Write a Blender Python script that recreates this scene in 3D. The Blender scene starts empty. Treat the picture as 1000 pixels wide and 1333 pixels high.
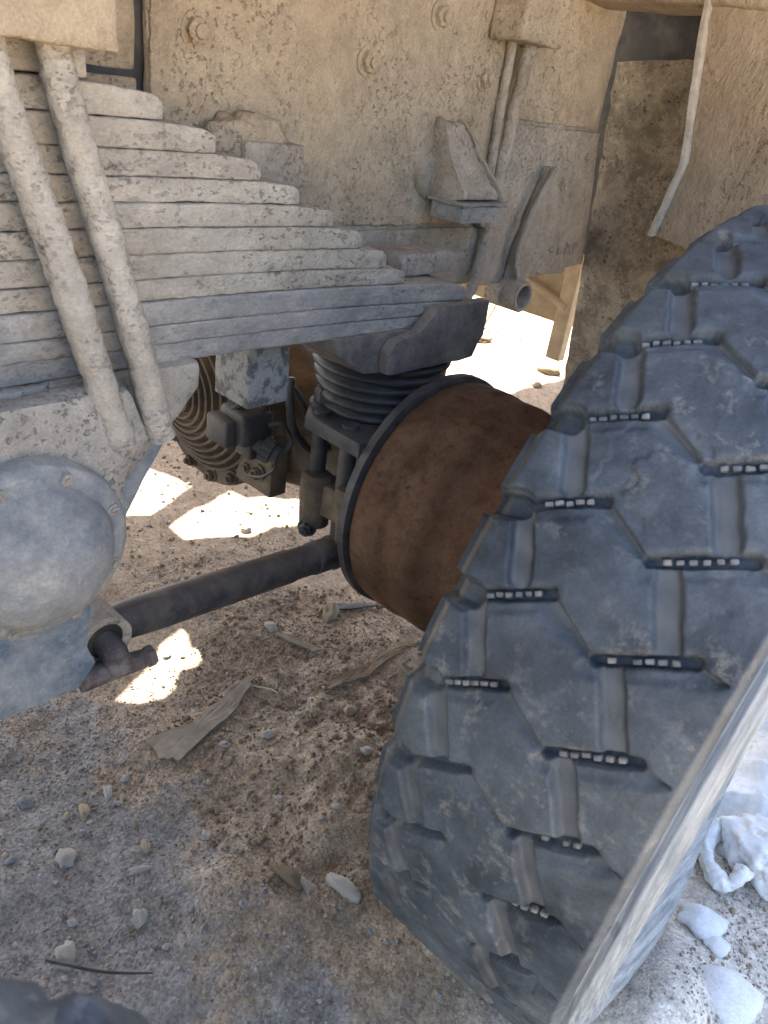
import bpy, bmesh, math, random
import numpy as np
from mathutils import Vector, Matrix

random.seed(7)
rng = np.random.default_rng(7)
S = bpy.context.scene
COL = S.collection

# ------------------------------------------------------------------ camera
cd = bpy.data.cameras.new('camera')
cam = bpy.data.objects.new('camera', cd)
COL.objects.link(cam)
cd.sensor_fit = 'VERTICAL'
cd.sensor_height = 36.0
cd.sensor_width = 27.0
cd.lens = 27.0
cd.clip_start = 0.02
cd.clip_end = 2000
_r = Vector((0.70945762, 0.69232411, 0.1317468)).normalized()
_f = Vector((-0.56455767, 0.67020727, -0.48176431)).normalized()
_u = _r.cross(_f).normalized()
cam.matrix_world = Matrix(((_r.x, _u.x, -_f.x, 0), (_r.y, _u.y, -_f.y, 0), (_r.z, _u.z, -_f.z, 1.183), (0, 0, 0, 1)))
cd.dof.use_dof = True
cd.dof.focus_distance = 1.30
cd.dof.aperture_fstop = 11.0
S.camera = cam

# ------------------------------------------------------------------ light
SUN_EL = math.radians(60)
SUN_H = Vector((-0.96, 0.28, 0)).normalized()
SUN_DIR = Vector((SUN_H.x * math.cos(SUN_EL), SUN_H.y * math.cos(SUN_EL), math.sin(SUN_EL)))
w = bpy.data.worlds.new('World')
S.world = w
w.use_nodes = True
nt = w.node_tree
nt.nodes.clear()
sky = nt.nodes.new('ShaderNodeTexSky')
sky.sky_type = 'NISHITA'
sky.sun_disc = False
sky.sun_elevation = SUN_EL
sky.sun_rotation = math.atan2(SUN_H.x, SUN_H.y)
sky.dust_density = 3.0
sky.ozone_density = 0.7
bg = nt.nodes.new('ShaderNodeBackground')
bg.inputs['Strength'].default_value = 0.095
wo = nt.nodes.new('ShaderNodeOutputWorld')
nt.links.new(sky.outputs[0], bg.inputs[0])
nt.links.new(bg.outputs[0], wo.inputs[0])
sl = bpy.data.lights.new('sun', 'SUN')
sl.energy = 5.0
sl.angle = math.radians(0.5)
sl.color = (1.0, 0.93, 0.83)
sun = bpy.data.objects.new('sun', sl)
sun.rotation_euler = (-SUN_DIR).to_track_quat('-Z', 'Y').to_euler()
COL.objects.link(sun)
S.view_settings.view_transform = 'Standard'
S.view_settings.look = 'None'
S.view_settings.gamma = 1
S.view_settings.use_curve_mapping = False
S.view_settings.exposure = 3.0


# ------------------------------------------------------------------ noise
def _hash(ix, iy, iz, seed):
    h = (ix.astype(np.int64) * 374761393 + iy.astype(np.int64) * 668265263 + iz.astype(np.int64) * 2147483647 + seed * 974711) & 0xFFFFFFFF
    h = ((h ^ (h >> 13)) * 1274126177) & 0xFFFFFFFF
    h = h ^ (h >> 16)
    return (h & 0xFFFF) / 32767.5 - 1.0


def vnoise(P, seed=0):
    P = np.asarray(P, float)
    i = np.floor(P)
    f = P - i
    u = f * f * f * (f * (f * 6 - 15) + 10)
    i = i.astype(np.int64)
    r = 0
    for dx in (0, 1):
        wx = u[:, 0] if dx else 1 - u[:, 0]
        for dy in (0, 1):
            wy = u[:, 1] if dy else 1 - u[:, 1]
            for dz in (0, 1):
                wz = u[:, 2] if dz else 1 - u[:, 2]
                r = r + wx * wy * wz * _hash(i[:, 0] + dx, i[:, 1] + dy, i[:, 2] + dz, seed)
    return r


def fbm(P, freq, octs=4, seed=0, gain=0.5):
    P = np.asarray(P, float)
    r = np.zeros(len(P))
    a = 1.0
    for o in range(octs):
        r += a * vnoise(P * freq + 17.3 * o, seed + o)
        freq *= 2.03
        a *= gain
    return r


def smooth(a, b, x):
    t = np.clip((x - a) / (b - a), 0, 1)
    return t * t * (3 - 2 * t)


# ------------------------------------------------------------------ materials
def new_mat(name):
    m = bpy.data.materials.new(name)
    m.use_nodes = True
    n = m.node_tree
    n.nodes.clear()
    out = n.nodes.new('ShaderNodeOutputMaterial')
    b = n.nodes.new('ShaderNodeBsdfPrincipled')
    n.links.new(b.outputs[0], out.inputs[0])
    return m, n, b


def N(n, kind, **kw):
    x = n.nodes.new(kind)
    for k, v in kw.items():
        if k in x.inputs:
            x.inputs[k].default_value = v
        else:
            setattr(x, k, v)
    return x


def ramp(n, src, p0, p1, c0=(0, 0, 0, 1), c1=(1, 1, 1, 1)):
    r = n.nodes.new('ShaderNodeValToRGB')
    e = r.color_ramp.elements
    e[0].position, e[1].position = p0, p1
    e[0].color, e[1].color = c0, c1
    n.links.new(src, r.inputs[0])
    return r


def mix(n, fac, a, b, mode='MIX'):
    m = n.nodes.new('ShaderNodeMix')
    m.data_type = 'RGBA'
    m.blend_type = mode
    for s, i in ((fac, 0), (a, 6), (b, 7)):
        if isinstance(s, (int, float)):
            m.inputs[i].default_value = s
        elif isinstance(s, tuple):
            m.inputs[i].default_value = s if len(s) == 4 else (*s, 1)
        else:
            n.links.new(s, m.inputs[i])
    return m.outputs[2]


def layered(name, base, dust, lo=0.35, hi=0.65, scale=9.0, speck=None, speck_scale=70, speck_amt=0.5, rough=0.85,
            bump=0.4, bump_d=0.004, fine=160, mid=28, streak=(1, 1, 1), up=0.0, spec=0.25, pit=0.0, tint=None, pits=0.0, pit_scale=48, pit_col=(0.22, 0.185, 0.145), grain=0.0, attr=None):
    """Painted, rusted or rubber surface under a patchy coat of dust, with pits, specks and relief."""
    m, n, b = new_mat(name)
    tc = N(n, 'ShaderNodeTexCoord')
    mp = N(n, 'ShaderNodeMapping')
    mp.inputs['Scale'].default_value = streak
    n.links.new(tc.outputs['Object'], mp.inputs[0])
    v = mp.outputs[0]

    def noise(sc, det=6, ro=0.6, dist=0.0):
        x = N(n, 'ShaderNodeTexNoise', Scale=sc, Detail=det, Roughness=ro, Distortion=dist)
        n.links.new(v, x.inputs['Vector'])
        return x
    big = noise(scale, 8, 0.62, 0.3)
    fac = ramp(n, big.outputs[0], lo, hi).outputs[0]
    if up > 0:
        g = N(n, 'ShaderNodeNewGeometry')
        sx = N(n, 'ShaderNodeSeparateXYZ')
        n.links.new(g.outputs['Normal'], sx.inputs[0])
        mr = N(n, 'ShaderNodeMapRange')
        mr.inputs['From Min'].default_value = 0.2
        mr.inputs['From Max'].default_value = 0.9
        mr.inputs['To Max'].default_value = up
        n.links.new(sx.outputs[2], mr.inputs[0])
        fac = mix(n, 1.0, fac, mr.outputs[0], 'ADD')
    col = mix(n, fac, base, dust)
    if tint:
        tn = noise(scale * 0.35, 4, 0.5)
        col = mix(n, ramp(n, tn.outputs[0], 0.42, 0.62).outputs[0], col, mix(n, 0.55, col, tint))
    # broad and fine value variation
    nv = noise(scale * 4.5, 7, 0.7)
    col = mix(n, 0.55, col, ramp(n, nv.outputs[0], 0.28, 0.72, (0.55, 0.55, 0.55, 1), (1.3, 1.3, 1.3, 1)).outputs[0], 'MULTIPLY')
    if speck:
        s1 = noise(speck_scale, 4, 0.75, 0.15)
        s2 = noise(speck_scale * 0.22, 3, 0.5)
        sm = mix(n, 1.0, ramp(n, s1.outputs[0], 0.54, 0.66).outputs[0], ramp(n, s2.outputs[0], 0.40, 0.62).outputs[0], 'MULTIPLY')
        sc = N(n, 'ShaderNodeMath', operation='MULTIPLY')
        n.links.new(sm, sc.inputs[0])
        sc.inputs[1].default_value = speck_amt
        col = mix(n, sc.outputs[0], col, speck)
    pm = None
    if pits > 0:
        dn = noise(pit_scale * 1.3, 3, 0.6)
        ad = N(n, 'ShaderNodeVectorMath', operation='MULTIPLY_ADD')
        n.links.new(dn.outputs['Color'], ad.inputs[0])
        ad.inputs[1].default_value = (0.020, 0.020, 0.020)
        n.links.new(v, ad.inputs[2])
        vo = N(n, 'ShaderNodeTexVoronoi', Scale=pit_scale)
        n.links.new(ad.outputs[0], vo.inputs['Vector'])
        gate = ramp(n, noise(scale * 1.1, 5, 0.65).outputs[0], 0.44, 0.60).outputs[0]
        pm = mix(n, 1.0, ramp(n, vo.outputs['Distance'], 0.17, 0.30, (1, 1, 1, 1), (0, 0, 0, 1)).outputs[0], gate, 'MULTIPLY')
        sc = N(n, 'ShaderNodeMath', operation='MULTIPLY')
        n.links.new(pm, sc.inputs[0])
        sc.inputs[1].default_value = pits
        col = mix(n, sc.outputs[0], col, pit_col)
    if grain > 0:
        col = mix(n, grain, col, ramp(n, noise(330, 3, 0.8).outputs[0], 0.30, 0.70, (0.45, 0.45, 0.45, 1), (1.45, 1.45, 1.45, 1)).outputs[0], 'MULTIPLY')
    if attr:
        at = N(n, 'ShaderNodeAttribute')
        at.attribute_name = attr[0]
        col = mix(n, at.outputs['Fac'], col, attr[1])
    n.links.new(col, b.inputs['Base Color'])
    b.inputs['Roughness'].default_value = rough
    b.inputs['Specular IOR Level'].default_value = spec
    nf = noise(fine, 5, 0.7)
    nm = noise(mid, 6, 0.65, 0.4)
    add = N(n, 'ShaderNodeMath', operation='MULTIPLY_ADD')
    n.links.new(nf.outputs[0], add.inputs[0])
    add.inputs[1].default_value = 0.5
    n.links.new(nm.outputs[0], add.inputs[2])
    h = add.outputs[0]
    if pm is not None:
        a3 = N(n, 'ShaderNodeMath', operation='MULTIPLY_ADD')
        n.links.new(pm, a3.inputs[0])
        a3.inputs[1].default_value = -0.45
        n.links.new(h, a3.inputs[2])
        h = a3.outputs[0]
    if pit > 0:
        vo = N(n, 'ShaderNodeTexVoronoi', Scale=fine * 0.45)
        n.links.new(v, vo.inputs['Vector'])
        pr = ramp(n, vo.outputs[0], 0.05, 0.30)
        a2 = N(n, 'ShaderNodeMath', operation='MULTIPLY_ADD')
        n.links.new(pr.outputs[0], a2.inputs[0])
        a2.inputs[1].default_value = pit
        n.links.new(h, a2.inputs[2])
        h = a2.outputs[0]
    bp = N(n, 'ShaderNodeBump', Strength=bump, Distance=bump_d)
    n.links.new(h, bp.inputs['Height'])
    n.links.new(bp.outputs[0], b.inputs['Normal'])
    return m


M = {}
M['frame'] = layered('caked_dust_frame', (0.46, 0.355, 0.24), (0.57, 0.46, 0.325), speck=(0.22, 0.17, 0.12), speck_amt=0.4, scale=5,
                     bump=1.0, bump_d=0.009, mid=34, fine=120, rough=0.95, spec=0.1, tint=(0.47, 0.395, 0.30), pits=0.22, pit_scale=105, grain=0.3)
M['frame2'] = layered('caked_dust_grey', (0.42, 0.355, 0.275), (0.53, 0.46, 0.37), speck=(0.18, 0.16, 0.14), speck_amt=0.5, scale=6,
                      bump=1.0, bump_d=0.009, mid=36, fine=130, rough=0.95, spec=0.1, pits=0.28, pit_scale=115, grain=0.3)
M['leaf'] = layered('dusty_spring_steel', (0.40, 0.35, 0.285), (0.53, 0.475, 0.395), speck=(0.13, 0.12, 0.11), speck_amt=0.75, scale=8,
                    streak=(1, 0.6, 1), bump=0.9, bump_d=0.007, mid=44, fine=140, rough=0.92, spec=0.12, pits=0.32, pit_scale=120, grain=0.3)
M['leaf_low'] = layered('dark_grey_spring_steel', (0.245, 0.24, 0.232), (0.43, 0.40, 0.355), lo=0.34, hi=0.62, speck=(0.09, 0.09, 0.09), speck_amt=0.6,
                        scale=11, streak=(1, 0.5, 1), bump=0.8, bump_d=0.006, mid=46, fine=150, rough=0.85, spec=0.2, up=0.4, pits=0.5, pit_scale=130, grain=0.35)  # darker and greyer than the steel of the upper leaves
M['seat'] = layered('scuffed_seat_casting', (0.10, 0.097, 0.093), (0.25, 0.228, 0.20), lo=0.36, hi=0.66, speck=(0.06, 0.06, 0.06), speck_amt=0.6,
                    scale=14, bump=0.7, bump_d=0.005, mid=46, fine=150, rough=0.85, spec=0.2, up=0.4, pits=0.4, pit_scale=130, grain=0.35)
M['cast'] = layered('dusty_casting', (0.35, 0.315, 0.265), (0.47, 0.42, 0.35), speck=(0.16, 0.155, 0.15), speck_amt=0.5, scale=7,
                    bump=1.0, bump_d=0.008, mid=24, fine=90, rough=0.92, spec=0.12, pits=0.22, pit_scale=110, grain=0.3)
M['hub'] = layered('worn_blue_grey_paint', (0.19, 0.21, 0.225), (0.39, 0.372, 0.335), lo=0.30, hi=0.60, speck=(0.44, 0.42, 0.38), speck_amt=0.55,
                   speck_scale=90, scale=10, bump=0.5, bump_d=0.004, mid=26, fine=90, rough=0.82, spec=0.2, up=0.35, grain=0.3, pits=0.25, pit_scale=120)
M['blue'] = layered('blue_grey_bracket', (0.125, 0.175, 0.22), (0.32, 0.335, 0.335), lo=0.38, hi=0.62, speck=(0.42, 0.41, 0.38), speck_amt=0.5,
                    scale=14, bump=0.5, bump_d=0.004, mid=30, rough=0.75, spec=0.25, grain=0.3)
M['rust'] = layered('rusty_drum', (0.088, 0.046, 0.025), (0.145, 0.084, 0.049), lo=0.36, hi=0.64, speck=(0.03, 0.018, 0.012), speck_amt=0.7, scale=22,
                    bump=0.6, bump_d=0.003, mid=70, fine=240, rough=0.85, spec=0.2, pits=0.25, pit_scale=110, pit_col=(0.16, 0.085, 0.045), grain=0.4)
M['axle'] = layered('oily_dusty_axle', (0.075, 0.058, 0.042), (0.20, 0.15, 0.10), lo=0.42, hi=0.75, speck=(0.03, 0.025, 0.02), speck_amt=0.5, scale=12,
                    bump=0.45, bump_d=0.003, mid=40, rough=0.75, spec=0.3, up=0.15)
M['dark'] = layered('dark_greasy_steel', (0.035, 0.034, 0.034), (0.12, 0.11, 0.10), lo=0.45, hi=0.8, scale=16, bump=0.4, bump_d=0.002, rough=0.6, spec=0.4,
                    up=0.3)
M['rod'] = layered('dark_painted_rod', (0.045, 0.045, 0.05), (0.17, 0.145, 0.12), lo=0.45, hi=0.75, scale=13, speck=(0.2, 0.18, 0.15), speck_amt=0.35,
                   bump=0.4, bump_d=0.002, rough=0.6, spec=0.35, up=0.45)
M['pin'] = layered('dusty_purple_brown_pin', (0.075, 0.06, 0.06), (0.24, 0.205, 0.185), lo=0.40, hi=0.66, scale=24, bump=0.5, bump_d=0.003, rough=0.8, spec=0.2, up=0.3, grain=0.3)
M['rubber'] = layered('tyre_rubber', (0.026, 0.035, 0.046), (0.105, 0.126, 0.148), lo=0.36, hi=0.68, scale=11, speck=(0.25, 0.24, 0.22), speck_amt=0.6,
                      speck_scale=46, bump=0.5, bump_d=0.0025, mid=60, fine=230, rough=0.6, spec=0.4, tint=(0.105, 0.118, 0.125), grain=0.35,
                      attr=('dirt', (0.125, 0.135, 0.14)))
M['sidewall'] = layered('scuffed_sidewall', (0.185, 0.215, 0.245), (0.335, 0.365, 0.39), lo=0.40, hi=0.60, scale=10, streak=(30, 1, 1), bump=0.6, bump_d=0.004,
                        mid=30, rough=0.85, spec=0.15, speck=(0.12, 0.12, 0.12), speck_amt=0.6, grain=0.3)
M['groove'] = layered('rubber_stone_ejector', (0.12, 0.12, 0.12), (0.30, 0.29, 0.27), scale=60, bump=0.3, bump_d=0.001, rough=0.8)
M['bellows'] = layered('black_rubber_cushion', (0.022, 0.022, 0.024), (0.085, 0.08, 0.075), lo=0.5, hi=0.8, scale=25, bump=0.3, bump_d=0.002, rough=0.5, spec=0.4,
                       up=0.35)
M['flap'] = layered('rubber_mud_flap', (0.20, 0.17, 0.13), (0.37, 0.315, 0.24), lo=0.40, hi=0.58, scale=20, speck=(0.50, 0.43, 0.33), speck_amt=0.8,
                    speck_scale=60, bump=1.0, bump_d=0.008, mid=40, fine=110, rough=0.92, spec=0.1, pits=0.7, pit_scale=90, pit_col=(0.07, 0.06, 0.05), grain=0.4)
M['sheet'] = layered('dusty_side_sheet', (0.36, 0.27, 0.18), (0.48, 0.385, 0.275), scale=7, streak=(1, 1, 0.55), speck=(0.2, 0.15, 0.1), speck_amt=0.5,
                     bump=1.0, bump_d=0.008, mid=55, fine=120, rough=0.95, spec=0.08, pits=0.35, pit_scale=110, grain=0.3)
M['box'] = layered('peeling_grey_box', (0.12, 0.12, 0.12), (0.29, 0.285, 0.27), lo=0.42, hi=0.52, scale=60, bump=0.6, bump_d=0.003, rough=0.7, spec=0.25, grain=0.3)
M['edge'] = layered('pale_chipped_edge', (0.40, 0.35, 0.28), (0.55, 0.50, 0.42), scale=20, bump=0.4, bump_d=0.003, rough=0.9)
M['beige'] = layered('dusty_far_panel', (0.36, 0.27, 0.165), (0.42, 0.33, 0.22), scale=6, bump=0.3, bump_d=0.003, rough=0.9, spec=0.1)
M['sun_mask_deck'] = layered('rusty_deck_plate', (0.20, 0.155, 0.11), (0.34, 0.28, 0.2), scale=4, bump=0.4, bump_d=0.004, rough=0.9, spec=0.1)
M['wire'] = layered('black_cable', (0.02, 0.02, 0.02), (0.07, 0.065, 0.06), scale=30, bump=0.2, bump_d=0.001, rough=0.5, spec=0.4)
M['pebble'] = layered('pale_pebble', (0.27, 0.245, 0.21), (0.42, 0.39, 0.345), scale=30, bump=0.3, bump_d=0.002, mid=60, rough=0.85, speck=(0.3, 0.22, 0.13),
                      speck_amt=0.4)
M['pebble2'] = layered('tan_pebble', (0.24, 0.18, 0.12), (0.38, 0.31, 0.22), scale=35, bump=0.3, bump_d=0.002, mid=60, rough=0.85)
M['pebble3'] = layered('grey_pebble', (0.185, 0.18, 0.175), (0.30, 0.295, 0.285), scale=35, bump=0.3, bump_d=0.002, mid=60, rough=0.85)
M['clod'] = layered('dry_soil', (0.20, 0.15, 0.10), (0.29, 0.225, 0.155), scale=25, bump=0.7, bump_d=0.004, mid=90, fine=260, rough=0.98, spec=0.05)
M['slate'] = layered('dusty_flat_scrap', (0.20, 0.168, 0.13), (0.31, 0.262, 0.205), scale=12, bump=0.5, bump_d=0.002, rough=0.95, spec=0.08)
M['white'] = layered('dirty_white_plastic', (0.70, 0.70, 0.69), (0.86, 0.87, 0.87), scale=8, speck=(0.45, 0.40, 0.32), speck_amt=0.7, speck_scale=40, bump=0.3,
                     bump_d=0.004, mid=14, rough=0.55, spec=0.3)
M['twig'] = layered('dry_plant', (0.25, 0.17, 0.08), (0.42, 0.32, 0.17), scale=40, rough=0.9)


def ground_mat():
    m, n, b = new_mat('dry_gravel_soil')
    tc = N(n, 'ShaderNodeTexCoord')
    v = tc.outputs['Object']

    def noise(sc, det=6, ro=0.6):
        x = N(n, 'ShaderNodeTexNoise', Scale=sc, Detail=det, Roughness=ro)
        n.links.new(v, x.inputs['Vector'])
        return x.outputs[0]
    sp = N(n, 'ShaderNodeSeparateXYZ')
    n.links.new(v, sp.inputs[0])
    ay = N(n, 'ShaderNodeMath', operation='MULTIPLY_ADD')
    n.links.new(noise(4.5, 6, 0.65), ay.inputs[0])
    ay.inputs[1].default_value = 0.9
    n.links.new(sp.outputs[1], ay.inputs[2])
    col = mix(n, ramp(n, ay.outputs[0], 0.90, 1.25).outputs[0], (0.255, 0.243, 0.225), (0.335, 0.268, 0.195))      # grey gravel, then brown soil
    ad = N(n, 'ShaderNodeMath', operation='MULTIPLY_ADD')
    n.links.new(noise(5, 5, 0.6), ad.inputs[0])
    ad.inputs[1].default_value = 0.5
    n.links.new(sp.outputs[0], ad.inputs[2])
    col = mix(n, ramp(n, ad.outputs[0], 0.0, 0.16).outputs[0], col, (0.58, 0.535, 0.47))       # hazy glare painted into the ground colour on the outer side
    col = mix(n, ramp(n, sp.outputs[0], 0.62, 0.75).outputs[0], col, (0.44, 0.365, 0.275))
    col = mix(n, 0.8, col, ramp(n, noise(30, 8, 0.7), 0.3, 0.7, (0.6, 0.6, 0.6, 1), (1.35, 1.35, 1.35, 1)).outputs[0], 'MULTIPLY')
    vo = N(n, 'ShaderNodeTexVoronoi', Scale=210)
    n.links.new(v, vo.inputs['Vector'])
    sx = N(n, 'ShaderNodeSeparateXYZ')
    n.links.new(vo.outputs['Color'], sx.inputs[0])
    g = ramp(n, sx.outputs[0], 0.0, 1.0, (0.55, 0.52, 0.5, 1), (1.6, 1.6, 1.6, 1))
    col = mix(n, 0.5, col, g.outputs[0], 'MULTIPLY')
    n.links.new(col, b.inputs['Base Color'])
    b.inputs['Roughness'].default_value = 0.97
    b.inputs['Specular IOR Level'].default_value = 0.08
    a = N(n, 'ShaderNodeMath', operation='MULTIPLY_ADD')
    n.links.new(vo.outputs['Distance'], a.inputs[0])
    a.inputs[1].default_value = -0.7
    n.links.new(noise(70, 8, 0.75), a.inputs[2])
    bp = N(n, 'ShaderNodeBump', Strength=0.6, Distance=0.004)
    n.links.new(a.outputs[0], bp.inputs['Height'])
    n.links.new(bp.outputs[0], b.inputs['Normal'])
    return m


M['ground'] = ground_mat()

# ------------------------------------------------------------------ object helpers
def link(name, me, mat, parent=None):
    if mat is not None and not me.materials:
        for x in (mat if isinstance(mat, (list, tuple)) else [mat]):
            me.materials.append(x)
    o = bpy.data.objects.new(name, me)
    COL.objects.link(o)
    if parent is not None:
        o.parent = parent
        o.matrix_parent_inverse = world(parent).inverted()
    return o


def world(o):
    m = o.matrix_basis.copy()
    if o.parent:
        m = world(o.parent) @ o.matrix_parent_inverse @ m
    return m


def tag(o, label=None, cat=None, group=None, kind=None):
    for k, v in (('label', label), ('category', cat), ('group', group), ('kind', kind)):
        if v:
            o[k] = v
    return o


def mesh_np(name, V, F, mat, parent=None, smooth_=True):
    me = bpy.data.meshes.new(name)
    V = np.asarray(V, np.float32)
    F = np.asarray(F, np.int32)
    me.vertices.add(len(V))
    me.vertices.foreach_set('co', V.ravel())
    k = F.shape[1]
    me.loops.add(F.size)
    me.loops.foreach_set('vertex_index', F.ravel())
    me.polygons.add(len(F))
    me.polygons.foreach_set('loop_start', np.arange(0, F.size, k, dtype=np.int32))
    if smooth_:
        me.polygons.foreach_set('use_smooth', np.ones(len(F), bool))
    me.update(calc_edges=True)
    me.validate()
    return link(name, me, mat, parent)


class Geo:
    """Collects vertices and faces of one piece."""

    def __init__(self):
        self.v, self.f, self.n = [], [], 0

    def add(self, V, F):
        V = np.asarray(V, float)
        self.v.append(V)
        self.f += [tuple(int(i) + self.n for i in f) for f in F]
        self.n += len(V)
        return self

    def build(self, name, mat, parent=None, smooth_=True, amp=0.0, freq=30, seed=0, angle=40, octs=3, crust=0.0):
        V = np.concatenate(self.v)
        me = bpy.data.meshes.new(name)
        me.from_pydata(V.tolist(), [], self.f)
        me.update()
        if amp > 0:
            nr = np.empty(len(V) * 3)
            me.vertices.foreach_get('normal', nr)
            nr = nr.reshape(-1, 3)
            dsp = fbm(V, freq, octs, seed) * amp
            if crust > 0:
                q = np.abs(fbm(V, 75, 3, seed + 40))
                dsp = dsp + crust * (0.35 - q) * (0.5 + 0.5 * smooth(-0.3, 0.5, fbm(V, 9, 2, seed + 80)))
            V = V + nr * dsp[:, None]
            me.vertices.foreach_set('co', V.astype(np.float32).ravel())
        if smooth_:
            me.polygons.foreach_set('use_smooth', np.ones(len(me.polygons), bool))
            me.set_sharp_from_angle(angle=math.radians(angle))
        me.update()
        return link(name, me, mat, parent)


def axis_pts(lo, hi, r, res):
    n = max(1, int(round((hi - lo - 2 * r) / res)))
    mid = np.linspace(lo + r, hi - r, n + 1)
    return np.concatenate([[lo, lo + 0.35 * r], mid, [hi - 0.35 * r, hi]])


def rbox(c, d, r=0.004, res=0.03, rot=None):
    """Rounded box with a fine surface grid so it can be roughened. Returns V, F."""
    d = np.asarray(d, float) / 2
    r = min(r, d.min() * 0.9)
    A = [axis_pts(-d[i], d[i], r, res) for i in range(3)]
    V, F, key = [], [], {}

    def vid(p):
        k = tuple(np.round(p, 6))
        if k not in key:
            key[k] = len(V)
            V.append(p)
        return key[k]
    for ax in range(3):
        a, b = [(1, 2), (2, 0), (0, 1)][ax]
        for sgn in (-1, 1):
            ids = np.empty((len(A[a]), len(A[b])), int)
            for i, x in enumerate(A[a]):
                for j, y in enumerate(A[b]):
                    p = np.zeros(3)
                    p[ax] = sgn * d[ax]
                    p[a] = x
                    p[b] = y
                    ids[i, j] = vid(p)
            for i in range(len(A[a]) - 1):
                for j in range(len(A[b]) - 1):
                    q = (ids[i, j], ids[i + 1, j], ids[i + 1, j + 1], ids[i, j + 1])
                    F.append(q if sgn > 0 else q[::-1])
    V = np.array(V)
    inner = np.clip(V, -(d - r), d - r)
    e = V - inner
    L = np.linalg.norm(e, axis=1, keepdims=True)
    V = inner + np.where(L > 1e-9, e / np.maximum(L, 1e-9) * r, 0)
    if rot is not None:
        V = V @ np.array(rot.to_3x3()).T
    return V + np.asarray(c, float), F


def span(x, y, z, **k):
    return rbox(((x[0] + x[1]) / 2, (y[0] + y[1]) / 2, (z[0] + z[1]) / 2), (abs(x[1] - x[0]), abs(y[1] - y[0]), abs(z[1] - z[0])), **k)


def tube(pts, rad, seg=12, cap=True, sub=1):
    P = [Vector(p) for p in pts]
    if sub > 1 and len(P) > 2:          # Catmull-Rom
        Q, R0 = [], rad if hasattr(rad, '__len__') else [rad] * len(P)
        RR = []
        for i in range(len(P) - 1):
            a, b, c, d = P[max(i - 1, 0)], P[i], P[i + 1], P[min(i + 2, len(P) - 1)]
            for k in range(sub):
                t = k / sub
                Q.append(0.5 * ((2 * b) + (c - a) * t + (2 * a - 5 * b + 4 * c - d) * t * t + (3 * b - a - 3 * c + d) * t ** 3))
                RR.append(R0[i] * (1 - t) + R0[i + 1] * t)
        Q.append(P[-1])
        RR.append(R0[-1])
        P, rad = Q, RR
    R = rad if hasattr(rad, '__len__') else [rad] * len(P)
    V, F = [], []
    up = None
    for i, p in enumerate(P):
        t = (P[min(i + 1, len(P) - 1)] - P[max(i - 1, 0)]).normalized()
        if up is None:
            up = t.orthogonal().normalized()
        up = (up - t * up.dot(t)).normalized()
        s = t.cross(up)
        for k in range(seg):
            a = 2 * math.pi * k / seg
            V.append(p + (up * math.cos(a) + s * math.sin(a)) * R[i])
    for i in range(len(P) - 1):
        for k in range(seg):
            k2 = (k + 1) % seg
            F.append((i * seg + k, i * seg + k2, (i + 1) * seg + k2, (i + 1) * seg + k))
    if cap:
        F.append(tuple(range(seg))[::-1])
        F.append(tuple(range((len(P) - 1) * seg, len(P) * seg)))
    return np.array([list(v) for v in V]), F


def lathe(prof, c, axis, seg=64, a0=0.0, a1=360.0, close=False):
    """prof: (offset along axis, radius) pairs, around the axis through c."""
    ax = Vector(axis).normalized()
    if abs(ax.x) > 0.9:
        u, w_ = Vector((0, 1, 0)), Vector((0, 0, 1))
    elif abs(ax.y) > 0.9:
        u, w_ = Vector((1, 0, 0)), Vector((0, 0, 1))
    else:
        u = ax.orthogonal().normalized()
        w_ = ax.cross(u)
    u, w_ = (u - ax * u.dot(ax)).normalized(), (w_ - ax * w_.dot(ax)).normalized()
    full = abs(a1 - a0 - 360) < 1e-6
    na = seg if full else seg + 1
    V, F = [], []
    c = Vector(c)
    for k in range(na):
        t = math.radians(a0 + (a1 - a0) * k / seg)
        dvec = u * math.cos(t) + w_ * math.sin(t)
        for (o, r) in prof:
            V.append(list(c + ax * o + dvec * r))
    m = len(prof)
    flip = u.cross(w_).dot(ax) < 0
    for k in range(seg):
        k2 = (k + 1) % na
        for j in range(m - 1):
            q = (k * m + j, k2 * m + j, k2 * m + j + 1, k * m + j + 1)
            F.append(q[::-1] if flip else q)
    return np.array(V), F


def prism(poly, ax, a, b, cuts=1):
    """Closed outline (in the two other axes, cyclic order) swept from a to b along axis ax."""
    o = [(1, 2), (2, 0), (0, 1)][ax]
    n = len(poly)
    V, F = [], []
    for k in range(cuts + 1):
        t = a + (b - a) * k / cuts
        for (p, q) in poly:
            v = [0, 0, 0]
            v[ax], v[o[0]], v[o[1]] = t, p, q
            V.append(v)
    for k in range(cuts):
        for i in range(n):
            j = (i + 1) % n
            F.append((k * n + i, k * n + j, (k + 1) * n + j, (k + 1) * n + i))
    F.append(tuple(range(n))[::-1])
    F.append(tuple(range(cuts * n, (cuts + 1) * n)))
    return V, F


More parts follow.
